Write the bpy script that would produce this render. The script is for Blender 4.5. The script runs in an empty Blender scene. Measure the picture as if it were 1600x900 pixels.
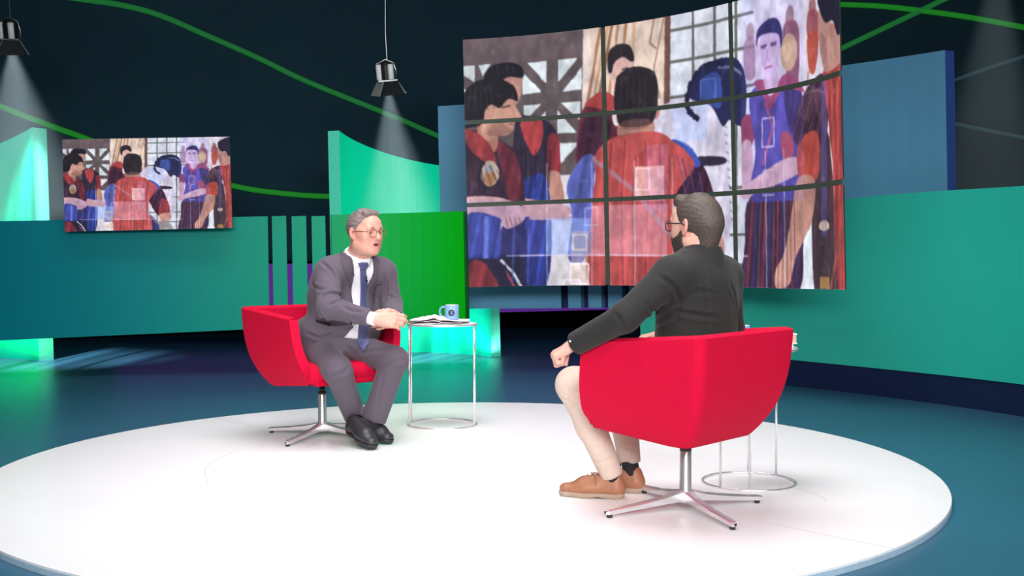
import bpy, bmesh, math, random
import numpy as np
from mathutils import Vector, Matrix
from mathutils.bvhtree import BVHTree

# ------------------------------------------------------------------ camera
scene = bpy.context.scene
COL = scene.collection
FPX, HZ, CAMZ = 1750.0, 394.0, 1.07
PITCH = math.atan((450 - HZ) / FPX)
cam_data = bpy.data.cameras.new('camera')
cam_data.sensor_width = 36.0
cam_data.lens = 36.0 * FPX / 1600.0
cam_data.clip_end = 200
cam = bpy.data.objects.new('camera', cam_data)
cam.location = (0, 0, CAMZ)
cam.rotation_euler = (math.pi / 2 - PITCH, 0, 0)
COL.objects.link(cam)
scene.camera = cam

# ------------------------------------------------------------------ exposure and world
vs = scene.view_settings
vs.view_transform = 'Standard'
vs.look = 'None'
vs.exposure = 0.0
vs.gamma = 1.0
vs.use_curve_mapping = False
world = bpy.data.worlds.new('studio_dark')
scene.world = world
world.use_nodes = True
wb = world.node_tree.nodes['Background']
wb.inputs[0].default_value = (0.80, 0.92, 1.0, 1)
wb.inputs[1].default_value = 0.03


def area(name, loc, target, sx, sy, power, color=(1, 1, 1), spread=180):
    d = bpy.data.lights.new(name, 'AREA')
    d.shape = 'RECTANGLE'
    d.size, d.size_y = sx, sy
    d.energy = power
    d.color = color
    d.spread = math.radians(spread)
    o = bpy.data.objects.new(name, d)
    o.location = loc
    v = Vector(target) - Vector(loc)
    o.rotation_euler = v.to_track_quat('-Z', 'Y').to_euler()
    COL.objects.link(o)
    return o


# studio grid over the stage (soft boxes hung high), a frontal key and washes for the set walls
area('stage_softbox', (-0.25, 5.2, 5.2), (-0.25, 5.5, 0), 3.6, 3.6, 128, (1.0, 0.965, 0.985), 100)
area('key_softbox', (-1.6, 0.6, 4.6), (-0.3, 5.9, 0.8), 2.2, 1.4, 16, (1.0, 0.95, 0.95), 70)
area('fill_softbox', (3.0, 1.2, 4.2), (0.2, 5.6, 0.8), 2.0, 1.4, 12, (1.0, 0.96, 0.97), 70)
area('front_wash', (0.6, -1.6, 2.5), (0.2, 9.0, 1.25), 4.5, 1.0, 118, (0.97, 1.0, 1.0), 75)
area('wash_left_wall', (-3.0, 7.4, 4.6), (-3.4, 9.7, 1.2), 6.0, 0.5, 10, (0.95, 1.0, 1.0), 110)
area('wash_centre', (0.2, 7.9, 4.8), (-0.2, 10.2, 1.2), 3.5, 0.5, 8, (0.95, 1.0, 1.0), 110)
area('wash_right_wall', (3.6, 5.6, 4.4), (4.0, 8.0, 1.1), 3.0, 0.5, 12, (0.95, 1.0, 1.0), 110)
# unseen floor lamps added to brighten the feet of the two mint panels
area('added_uplight_centre', (-0.72, 11.7, 0.02), (-0.72, 12.3, 0.60), 1.3, 0.06, 3.2, (0.85, 1.0, 0.97), 95)
area('added_uplight_left', (-5.3, 11.05, 0.02), (-5.3, 11.7, 0.60), 1.3, 0.06, 8, (0.22, 1.0, 0.22), 95)


# ------------------------------------------------------------------ helpers
def at(px, py, Y):
    """world point seen at photograph pixel (px, py) at depth Y"""
    x = (px - 800) / FPX
    v = -(py - 450) / FPX
    d = Vector((x, math.cos(PITCH) + math.sin(PITCH) * v, -math.sin(PITCH) + math.cos(PITCH) * v))
    return Vector((0, 0, CAMZ)) + d * (Y / d.y)


def srgb(r, g, b):
    def f(c):
        c /= 255.0
        return c / 12.92 if c <= 0.04045 else ((c + 0.055) / 1.055) ** 2.4
    return (f(r), f(g), f(b), 1.0)


MATS = {}


def mat(name, col, rough=0.5, metal=0.0, noise=0.06, nscale=30.0, bump=0.0, bscale=200.0, emit=None, estr=0.0,
        spec=0.5, coat=0.0, sheen=0.0, attr=None, sss=0.0):
    if name in MATS:
        return MATS[name]
    m = bpy.data.materials.new(name)
    m.use_nodes = True
    nt = m.node_tree
    b = nt.nodes['Principled BSDF']
    b.inputs['Roughness'].default_value = rough
    b.inputs['Metallic'].default_value = metal
    b.inputs['Specular IOR Level'].default_value = spec
    b.inputs['Coat Weight'].default_value = coat
    b.inputs['Sheen Weight'].default_value = sheen
    if sss:
        b.inputs['Subsurface Weight'].default_value = sss
        b.inputs['Subsurface Radius'].default_value = (0.012, 0.005, 0.003)
        b.inputs['Subsurface Scale'].default_value = 1.0
    tc = nt.nodes.new('ShaderNodeTexCoord')
    n = nt.nodes.new('ShaderNodeTexNoise')
    n.inputs['Scale'].default_value = nscale
    n.inputs['Detail'].default_value = 4
    nt.links.new(tc.outputs['Object'], n.inputs['Vector'])
    mr = nt.nodes.new('ShaderNodeMapRange')
    mr.inputs[1].default_value = 0.3
    mr.inputs[2].default_value = 0.7
    mr.inputs[3].default_value = 1 - noise
    mr.inputs[4].default_value = 1 + noise
    nt.links.new(n.outputs['Fac'], mr.inputs[0])
    mul = nt.nodes.new('ShaderNodeVectorMath')
    mul.operation = 'SCALE'
    if attr:
        a = nt.nodes.new('ShaderNodeAttribute')
        a.attribute_name = attr
        nt.links.new(a.outputs['Color'], mul.inputs[0])
    else:
        mul.inputs[0].default_value = col[:3]
    nt.links.new(mr.outputs[0], mul.inputs['Scale'])
    nt.links.new(mul.outputs[0], b.inputs['Base Color'])
    if bump:
        n2 = nt.nodes.new('ShaderNodeTexNoise')
        n2.inputs['Scale'].default_value = bscale
        n2.inputs['Detail'].default_value = 3
        nt.links.new(tc.outputs['Object'], n2.inputs['Vector'])
        bp = nt.nodes.new('ShaderNodeBump')
        bp.inputs['Strength'].default_value = bump
        bp.inputs['Distance'].default_value = 0.01
        nt.links.new(n2.outputs['Fac'], bp.inputs['Height'])
        nt.links.new(bp.outputs['Normal'], b.inputs['Normal'])
    if emit:
        b.inputs['Emission Color'].default_value = emit
        b.inputs['Emission Strength'].default_value = estr
    MATS[name] = m
    return m


def ramp_mat(name, stops, x0, x1, rough=0.45, emit=0.0, axis=0):
    """panel whose own colour runs along the wall (world X from x0 to x1)"""
    m = bpy.data.materials.new(name)
    m.use_nodes = True
    nt = m.node_tree
    b = nt.nodes['Principled BSDF']
    b.inputs['Roughness'].default_value = rough
    b.inputs['Specular IOR Level'].default_value = 0.12
    g = nt.nodes.new('ShaderNodeNewGeometry')
    s = nt.nodes.new('ShaderNodeSeparateXYZ')
    nt.links.new(g.outputs['Position'], s.inputs[0])
    mr = nt.nodes.new('ShaderNodeMapRange')
    mr.inputs[1].default_value = x0
    mr.inputs[2].default_value = x1
    nt.links.new(s.outputs[axis], mr.inputs[0])
    r = nt.nodes.new('ShaderNodeValToRGB')
    el = r.color_ramp.elements
    while len(el) < len(stops):
        el.new(0.5)
    for e, (p, c) in zip(el, stops):
        e.position = p
        e.color = c
    nt.links.new(mr.outputs[0], r.inputs[0])
    n = nt.nodes.new('ShaderNodeTexNoise')
    n.inputs['Scale'].default_value = 1.3
    hsv = nt.nodes.new('ShaderNodeHueSaturation')
    mr2 = nt.nodes.new('ShaderNodeMapRange')
    mr2.inputs[3].default_value = 0.94
    mr2.inputs[4].default_value = 1.06
    nt.links.new(g.outputs['Position'], n.inputs['Vector'])
    nt.links.new(n.outputs['Fac'], mr2.inputs[0])
    nt.links.new(mr2.outputs[0], hsv.inputs['Value'])
    nt.links.new(r.outputs[0], hsv.inputs['Color'])
    nt.links.new(hsv.outputs[0], b.inputs['Base Color'])
    if emit:
        nt.links.new(hsv.outputs[0], b.inputs['Emission Color'])
        b.inputs['Emission Strength'].default_value = emit
    MATS[name] = m
    return m


def obj(name, mesh, parent=None, m=None, smooth=False):
    o = bpy.data.objects.new(name, mesh)
    COL.objects.link(o)
    if parent is not None:
        o.parent = parent
    if m is not None and not mesh.materials:
        mesh.materials.append(m)
    if smooth:
        mesh.polygons.foreach_set('use_smooth', [True] * len(mesh.polygons))
    return o


def from_bm(name, bm, m=None, parent=None, smooth=False):
    bmesh.ops.recalc_face_normals(bm, faces=bm.faces)
    me = bpy.data.meshes.new(name)
    bm.to_mesh(me)
    bm.free()
    return obj(name, me, parent, m, smooth)


def from_py(name, verts, faces, m=None, parent=None, smooth=False):
    me = bpy.data.meshes.new(name)
    me.from_pydata([tuple(v) for v in verts], [], faces)
    bm = bmesh.new()
    bm.from_mesh(me)
    bmesh.ops.recalc_face_normals(bm, faces=bm.faces)
    bm.to_mesh(me)
    bm.free()
    return obj(name, me, parent, m, smooth)


def thing(name, label, cat, loc=(0, 0, 0), rotz=0, group=None):
    o = bpy.data.objects.new(name, None)
    o.empty_display_size = 0.1
    COL.objects.link(o)
    o.location = loc
    o.rotation_euler = (0, 0, rotz)
    return tag(o, label, cat, group)


def tag(o, label=None, cat=None, group=None, kind=None):
    if label:
        o['label'] = label
    if cat:
        o['category'] = cat
    if group:
        o['group'] = group
    if kind:
        o['kind'] = kind
    return o


def bm_box(bm, c, s, M=None, bevel=0.0):
    r = bmesh.ops.create_cube(bm, size=1.0)
    vs_ = r['verts']
    for v in vs_:
        v.co = Vector((v.co.x * s[0], v.co.y * s[1], v.co.z * s[2]))
    if bevel:
        ed = list({e for v in vs_ for e in v.link_edges})
        q = bmesh.ops.bevel(bm, geom=ed, offset=bevel, segments=2, affect='EDGES', profile=0.5)
        vs_ = list({v for f in q['faces'] for v in f.verts} | {v for v in vs_ if v.is_valid})
    T = Matrix.Translation(Vector(c)) @ (M.to_4x4() if M is not None else Matrix.Identity(4))
    for v in vs_:
        v.co = T @ v.co


def bm_tube(bm, pts, r, seg=10, closed=False, caps=True):
    """tube along pts; r a number or a list"""
    pts = [Vector(p) for p in pts]
    n = len(pts)
    rs = r if isinstance(r, (list, tuple)) else [r] * n
    rings = []
    up = None
    for i in range(n):
        if closed:
            t = pts[(i + 1) % n] - pts[(i - 1) % n]
        else:
            t = pts[min(i + 1, n - 1)] - pts[max(i - 1, 0)]
        t.normalize()
        if up is None:
            up = Vector((0, 0, 1)) if abs(t.z) < 0.9 else Vector((1, 0, 0))
        a = (up - t * up.dot(t)).normalized()
        up = a
        b = t.cross(a)
        rings.append([bm.verts.new(pts[i] + (a * math.cos(2 * math.pi * k / seg) + b * math.sin(2 * math.pi * k / seg)) * rs[i]) for k in range(seg)])
    for i in range(n if closed else n - 1):
        A, B = rings[i], rings[(i + 1) % n]
        for k in range(seg):
            bm.faces.new((A[k], A[(k + 1) % seg], B[(k + 1) % seg], B[k]))
    if not closed and caps:
        bm.faces.new(rings[0][::-1])
        bm.faces.new(rings[-1])


def bm_lathe(bm, prof, c=(0, 0, 0), seg=32, cap=True):
    """profile [(r, z)] about Z"""
    c = Vector(c)
    rings = []
    for r, z in prof:
        rings.append([bm.verts.new(c + Vector((r * math.cos(2 * math.pi * k / seg), r * math.sin(2 * math.pi * k / seg), z))) for k in range(seg)])
    for A, B in zip(rings, rings[1:]):
        for k in range(seg):
            bm.faces.new((A[k], A[(k + 1) % seg], B[(k + 1) % seg], B[k]))
    if cap:
        bm.faces.new(rings[0][::-1])
        bm.faces.new(rings[-1])


def lag(us, vals, u):
    """smooth interpolation through a few samples"""
    out = Vector((0, 0, 0))
    for i, (ui, vi) in enumerate(zip(us, vals)):
        w = 1.0
        for j, uj in enumerate(us):
            if j != i:
                w *= (u - uj) / (ui - uj)
        out = out + Vector(vi) * w
    return out


def curved_panel(name, cols, thick, m, n=24, parent=None, floor=None, side=None):
    """wall panel through columns (px_top, py_top, px_bot, py_bot, Y), solid, thickness away from the stage"""
    T = [at(c[0], c[1], c[4]) for c in cols]
    B = [at(c[2], c[3], c[4]) for c in cols]
    L = [0.0]
    for a, b in zip(B, B[1:]):
        L.append(L[-1] + (b - a).length)
    us = [x / L[-1] for x in L]
    t = [lag(us, T, i / n) for i in range(n + 1)]
    b = [lag(us, B, i / n) for i in range(n + 1)]
    if floor is not None:
        for i in range(n + 1):
            up = (t[i] - b[i]).normalized()
            b[i] = b[i] + up * ((floor - b[i].z) / up.z)
    v, f = [], []
    for i in range(n + 1):
        tg = b[min(i + 1, n)] - b[max(i - 1, 0)]
        nb = Vector((-tg.y, tg.x, 0)).normalized() * thick
        if nb.y < 0:
            nb = -nb
        v += [t[i], b[i], t[i] + nb, b[i] + nb]
    for i in range(n):
        p, q = 4 * i, 4 * (i + 1)
        f += [(p, q, q + 1, p + 1), (p + 2, p + 3, q + 3, q + 2), (p, p + 2, q + 2, q), (p + 1, q + 1, q + 3, p + 3)]
    f += [(0, 1, 3, 2), (4 * n, 4 * n + 2, 4 * n + 3, 4 * n + 1)]
    me = bpy.data.meshes.new(name)
    me.from_pydata([tuple(x) for x in v], [], f)
    me.materials.append(m)
    if side is not None:
        me.materials.append(side)
        me.polygons[len(f) - 1].material_index = 1
        me.polygons[len(f) - 2].material_index = 1
    bm = bmesh.new()
    bm.from_mesh(me)
    bmesh.ops.recalc_face_normals(bm, faces=bm.faces)
    bm.to_mesh(me)
    bm.free()
    return obj(name, me, parent)


# ------------------------------------------------------------------ the setting
FLOOR = -0.03
M_floor = mat('floor_gloss_navy', srgb(50, 96, 122), rough=0.33, noise=0.10, nscale=0.7, bump=0.02, bscale=6.0)
_nt = M_floor.node_tree
_w = _nt.nodes.new('ShaderNodeTexWave')          # fine ribbing of the vinyl
_w.wave_type = 'BANDS'
_w.inputs['Scale'].default_value = 14.0
_tc = _nt.nodes.new('ShaderNodeTexCoord')
_nt.links.new(_tc.outputs['Object'], _w.inputs['Vector'])
_bp = _nt.nodes.new('ShaderNodeBump')
_bp.inputs['Strength'].default_value = 0.05
_bp.inputs['Distance'].default_value = 0.002
_nt.links.new(_w.outputs['Fac'], _bp.inputs['Height'])
_nt.links.new(_bp.outputs['Normal'], _nt.nodes['Principled BSDF'].inputs['Normal'])
bm = bmesh.new()
bm_box(bm, (0.5, 8.0, FLOOR - 0.1), (34, 26, 0.2))
tag(from_bm('floor', bm, M_floor), kind='structure')

# dark cyclorama, black strip added at its foot for the unlit dark
M_back = mat('backdrop_navy', srgb(45, 73, 90), rough=0.9, noise=0.12, nscale=0.35, spec=0.1)
M_black = mat('matt_black', (0.002, 0.002, 0.003, 1), rough=0.95, spec=0.0)
BC, BR = (1.6, 2.4), 13.9


def cyc(a, r):
    return Vector((BC[0] + r * math.sin(a), BC[1] + r * math.cos(a), 0))


def cyc_wall(name, r0, r1, z0, z1, m):
    v, f = [], []
    n = 72
    for i in range(n + 1):
        a = math.radians(-100 + 200 * i / n)
        p, q = cyc(a, r0), cyc(a, r1)
        v += [(p.x, p.y, z0), (p.x, p.y, z1), (q.x, q.y, z0), (q.x, q.y, z1)]
    for i in range(n):
        p, q = 4 * i, 4 * i + 4
        f += [(p, q, q + 1, p + 1), (p + 2, p + 3, q + 3, q + 2), (p + 1, q + 1, q + 3, p + 3), (p, p + 2, q + 2, q)]
    f += [(0, 1, 3, 2), (4 * n, 4 * n + 2, 4 * n + 3, 4 * n + 1)]
    return tag(from_py(name, v, f, m, smooth=False), kind='structure')


cyc_wall('wall_back', BR, BR + 0.15, FLOOR, 8.5, M_back)
cyc_wall('unlit_strip_back', BR - 0.06, BR - 0.01, FLOOR, 0.95, M_black)


# green light lines sweeping over the backdrop
def on_cyc(px, py, gap=0.04):
    a, b = at(px, py, 4.0), at(px, py, 20.0)
    d = b - a
    lo, hi = 0.0, 1.0
    for _ in range(40):
        mid = (lo + hi) / 2
        p = a + d * mid
        if math.hypot(p.x - BC[0], p.y - BC[1]) < BR - gap:
            lo = mid
        else:
            hi = mid
    return a + d * lo


def smooth_path(pts, k=10):
    pts = [Vector(p) for p in pts]
    P = [pts[0] * 2 - pts[1]] + pts + [pts[-1] * 2 - pts[-2]]
    out = []
    for i in range(1, len(P) - 2):
        for j in range(k):
            t = j / k
            a, b, c, d = P[i - 1], P[i], P[i + 1], P[i + 2]
            out.append(0.5 * ((2 * b) + (c - a) * t + (2 * a - 5 * b + 4 * c - d) * t * t + (3 * b - a - 3 * c + d) * t ** 3))
    out.append(pts[-1])
    return out


def light_line(label, px, w, m):
    p2 = smooth_path([Vector((x, y, 0)) for x, y in px], 8)
    bm = bmesh.new()
    bm_tube(bm, [on_cyc(p.x, p.y) for p in p2], w / 2, 6)
    return tag(from_bm('light_line', bm, m, smooth=True), label, 'light strip', 'green light lines on the backdrop')


M_line = mat('green_light_line', srgb(20, 90, 40), emit=srgb(24, 104, 46), estr=0.75, rough=0.6)
M_line2 = mat('green_light_line_bright', srgb(20, 100, 30), emit=srgb(26, 122, 30), estr=0.75, rough=0.6)
M_line3 = mat('pale_light_line', srgb(50, 80, 90), emit=srgb(40, 66, 74), estr=0.5, rough=0.6)
light_line('long green light line falling over the backdrop past the middle hanging spotlight',
           [(-300, -40), (-100, -34), (60, -12), (122, -2), (190, 8), (250, 24), (320, 54), (400, 89), (470, 123), (540, 152), (620, 184), (684, 212), (760, 240)], 0.072, M_line)
light_line('green light line sagging behind the small wall screen',
           [(-460, 40), (-240, 78), (-100, 124), (0, 166), (80, 197), (130, 215), (240, 256), (363, 290), (440, 302), (516, 307), (600, 306)], 0.072, M_line2)
light_line('green light line arching down right above the blue panel',
           [(1240, 6), (1314, 7), (1380, 10), (1450, 18), (1520, 28), (1600, 43), (1680, 62), (1900, 130)], 0.072, M_line2)
light_line('green light line climbing away from the top of the big video wall',
           [(1200, 130), (1314, 76), (1400, 35), (1475, -1), (1540, -32)], 0.072, M_line)
light_line('pale faint light line rising behind the blue panel end',
           [(1470, 133), (1540, 108), (1600, 88), (1680, 60)], 0.05, M_line3)
light_line('pale faint light line dropping behind the blue panel end',
           [(1470, 189), (1540, 203), (1600, 215), (1680, 232)], 0.05, M_line3)

# purple band far behind the walls
M_purple = mat('purple_led_band', srgb(80, 30, 130), emit=srgb(104, 44, 160), estr=0.55, rough=0.5)
pb = curved_panel('trim_1', [(180, 405, 182, 490, 13.0), (420, 412, 423, 494, 13.1), (700, 408, 703, 490, 13.2), (990, 400, 993, 483, 13.0)], 0.06, M_purple, 24)
tag(pb, kind='structure')

# left wall: long teal panel, three slats, then the green panel
G_left = ramp_mat('teal_to_green_paint', [(0.0, srgb(0, 134, 154)), (0.45, srgb(0, 142, 144)), (0.75, srgb(0, 158, 132)), (1.0, srgb(0, 168, 122))], -4.6, -1.5)
M_slat_edge = mat('bright_green_edge', srgb(40, 200, 90), rough=0.5)
wl = curved_panel('wall_left', [(-200, 349, -196, 541, 9.5), (0, 345.5, 2, 532, 9.6), (200, 342, 203, 523, 9.75), (418, 338, 421, 513, 9.95)], 0.10, G_left, 30, side=M_slat_edge)
tag(wl, kind='structure')
for a, b in ((424.7, 446.7), (455.5, 478), (486.7, 508)):
    curved_panel('slat', [(a, 338, a + 3.5, 512, 9.95), (b, 337.3, b + 3.5, 511, 9.97)], 0.10, G_left, 1, parent=wl, side=M_slat_edge)
G_mid = ramp_mat('green_gradient_paint', [(0.0, srgb(0, 170, 104)), (0.4, srgb(0, 174, 70)), (1.0, srgb(4, 172, 8))], -1.6, -0.42)
M_green_edge = mat('dark_green_edge', srgb(8, 110, 40), rough=0.5)
wc = curved_panel('wall_centre', [(517.5, 335.5, 521, 508, 10.0), (620, 333, 623.5, 506, 10.05), (723.5, 330, 727.5, 504, 9.9)], 0.09, G_mid, 12, side=M_green_edge)
tag(wc, kind='structure')

# right wall: teal, on a recessed navy plinth
G_right = ramp_mat('sea_green_paint', [(0.0, srgb(50, 172, 148)), (0.6, srgb(52, 182, 162)), (1.0, srgb(38, 186, 166))], 1.0, 3.6)
wr_cols = [(997, 342, 1001, 538, 10.0), (1225, 322, 1229, 561.5, 9.2), (1320, 311, 1325, 571, 8.75), (1600, 290.5, 1608, 602, 7.4), (1760, 274, 1770, 626, 6.6)]
wr = curved_panel('wall_right', wr_cols, 0.10, G_right, 30)
tag(wr, kind='structure')
M_plinth = mat('navy_plinth', srgb(14, 28, 66), rough=0.5)
pl_ = [(c[2], c[3] - 12, c[2], c[3] + 20, c[4] + 0.015) for c in wr_cols]
tag(curved_panel('baseboard_right', pl_, 0.07, M_plinth, 30, floor=FLOOR), kind='structure')

# blue wall behind the video wall, slatted below
M_blue = mat('dusty_blue_paint', srgb(92, 154, 190), rough=0.5, noise=0.05, nscale=1.2)
M_blue_edge = mat('deep_blue_edge', srgb(44, 74, 140), rough=0.5)
M_navy = mat('navy_recess', srgb(26, 38, 96), rough=0.6)
BT = lambda x: 166 - (x - 684) * 0.06 - max(0, x - 684) ** 2 * 6.4e-5
BB = lambda x: 482.5 - (x - 728) * 0.006
BY = lambda x: 11.0 - (x - 684) * 1.4e-3 - (x - 684) ** 2 * 2.4e-6


def bcol(x, dx=0.0):
    return (x, BT(x), x + 7, BB(x), BY(x))


wb_ = curved_panel('wall_rear', [bcol(684), bcol(780), bcol(870)], 0.10, M_blue, 8, side=M_blue_edge)
tag(wb_, kind='structure')
for a, b in ((881, 901), (912.5, 933), (943.5, 965.5), (976.5, 1002)):
    curved_panel('slat', [bcol(a), bcol(b)], 0.10, M_blue, 1, parent=wb_)
curved_panel('backing', [(850, 330, 853, BB(850) - 1, BY(850) + 0.16), (920, 322, 923, BB(920) - 1, BY(920) + 0.16), (1010, 312, 1013, BB(1010) - 1, BY(1010) + 0.16)], 0.05, M_navy, 6, parent=wb_)
b2 = curved_panel('panel', [bcol(1004), bcol(1160), bcol(1320), bcol(1476.5)], 0.10, M_blue, 16, parent=wb_, side=M_blue_edge)

# tall back-lit mint panels standing on the floor behind the walls
G_mint = ramp_mat('mint_lightbox', [(0.0, srgb(8, 200, 150)), (1.0, srgb(10, 205, 165))], -2.2, 0.2, emit=0.46)
M_mint_edge = mat('mint_edge', srgb(90, 215, 185), emit=srgb(70, 200, 165), estr=0.35)
s1 = curved_panel('mint_light_panel', [(530, 204, 538, 560, 11.75), (575, 229, 583, 553, 12.12), (630, 247, 637, 551.5, 12.3), (690, 259, 697, 551, 12.2), (760, 268, 768, 554.5, 11.75)], 0.14, G_mint, 30, floor=FLOOR, side=M_mint_edge)
tag(s1, 'tall mint lit panel with sloping top rising behind the green wall panel', 'light panel')
G_mint2 = ramp_mat('mint_lightbox_left', [(0.0, srgb(10, 190, 170)), (1.0, srgb(14, 205, 160))], -6.0, -4.6, emit=0.46)
s2 = curved_panel('mint_light_panel', [(-170, 296, -152, 592, 12.2), (-80, 256, -66, 588, 11.95), (0, 224, 12, 582, 11.6), (50, 199, 62, 580, 11.3)], 0.16, G_mint2, 20, floor=FLOOR, side=M_mint_edge)
tag(s2, 'tall mint lit panel rising behind the long teal wall beside the small screen', 'light panel')

# ------------------------------------------------------------------ stage disc
DC, DR = Vector((-0.243, 5.65, 0)), 2.303
M_disc = mat('white_stage_laminate', (0.93, 0.92, 0.93, 1), rough=0.30, noise=0.015, nscale=2.0, spec=0.4)
M_disc_edge = mat('pale_blue_edge', srgb(176, 200, 218), rough=0.4)
st = thing('round_stage', 'low round white stage platform under the two red chairs', 'stage', (DC.x, DC.y, FLOOR))
bm = bmesh.new()
bm_lathe(bm, [(DR - 0.012, 0.012), (DR, 0.022), (DR, 0.0295), (DR - 0.003, 0.03)], seg=160)
from_bm('deck', bm, M_disc, st)
bm = bmesh.new()
bm_lathe(bm, [(DR - 0.012, 0.0), (DR + 0.002, 0.0), (DR + 0.002, 0.021), (DR - 0.012, 0.021)], seg=160, cap=False)
from_bm('rim', bm, M_disc_edge, st)
# hairline joints and a scuff in the deck
M_joint = mat('deck_joint', (0.66, 0.64, 0.67, 1), rough=0.5)


def g(px, py, z=0.0):
    d = at(px, py, 5.0) - Vector((0, 0, CAMZ))
    return Vector((0, 0, CAMZ)) + d * ((z - CAMZ) / d.z)


def deck_line(pts, w):
    bm = bmesh.new()
    P = smooth_path([g(*p) for p in pts], 6)
    vs_ = []
    for i, p in enumerate(P):
        t = (P[min(i + 1, len(P) - 1)] - P[max(i - 1, 0)]).normalized()
        nrm = Vector((-t.y, t.x, 0)) * w / 2
        vs_.append((bm.verts.new(p + nrm + Vector((0, 0, 0.0006))), bm.verts.new(p - nrm + Vector((0, 0, 0.0006)))))
    for a, b in zip(vs_, vs_[1:]):
        bm.faces.new((a[0], a[1], b[1], b[0]))
    o = from_bm('joint', bm, M_joint, st)
    o.location = -Vector((DC.x, DC.y, FLOOR))


deck_line([(333, 653), (372, 661), (430, 672)], 0.006)
deck_line([(1205, 818), (1300, 838), (1400, 858)], 0.004)
deck_line([(1246, 763), (1280, 775), (1292, 783)], 0.004)
deck_line([(325, 754), (320, 735), (333, 722), (365, 706)], 0.004)


# ------------------------------------------------------------------ hanging spotlights with hazy beams
M_chrome = mat('chrome', (0.86, 0.86, 0.88, 1), rough=0.22, metal=0.75, noise=0.02)
M_steel = mat('brushed_steel', (0.62, 0.61, 0.62, 1), rough=0.28, metal=1.0, noise=0.05)
M_lampblk = mat('lamp_black', (0.012, 0.012, 0.014, 1), rough=0.4)
M_white = mat('white_enamel', (0.9, 0.9, 0.9, 1), rough=0.2)
M_flap = mat('lit_grey_flap', (0.34, 0.34, 0.34, 1), rough=0.5)  # paler copy for the lit flaps, light put into the colour
M_lens = mat('lamp_lens', (0.8, 0.85, 0.9, 1), emit=(0.8, 0.92, 1.0, 1), estr=3.0, rough=0.2)
M_haze = bpy.data.materials.new('beam_haze')
M_haze.use_nodes = True
_nt = M_haze.node_tree
_nt.nodes.remove(_nt.nodes['Principled BSDF'])
_vs = _nt.nodes.new('ShaderNodeVolumeScatter')
_vs.inputs['Color'].default_value = (0.80, 0.95, 1.0, 1)
_tc = _nt.nodes.new('ShaderNodeTexCoord')
_sp = _nt.nodes.new('ShaderNodeSeparateXYZ')
_nt.links.new(_tc.outputs['Object'], _sp.inputs[0])
_mr = _nt.nodes.new('ShaderNodeMapRange')      # density grows down the cone, added to hold the beam's brightness
_mr.inputs[1].default_value = -0.1
_mr.inputs[2].default_value = -1.8
_mr.inputs[3].default_value = 0.008
_mr.inputs[4].default_value = 0.13
_nt.links.new(_sp.outputs[2], _mr.inputs[0])
_nt.links.new(_mr.outputs[0], _vs.inputs['Density'])
_nt.links.new(_vs.outputs[0], _nt.nodes['Material Output'].inputs['Volume'])


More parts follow.
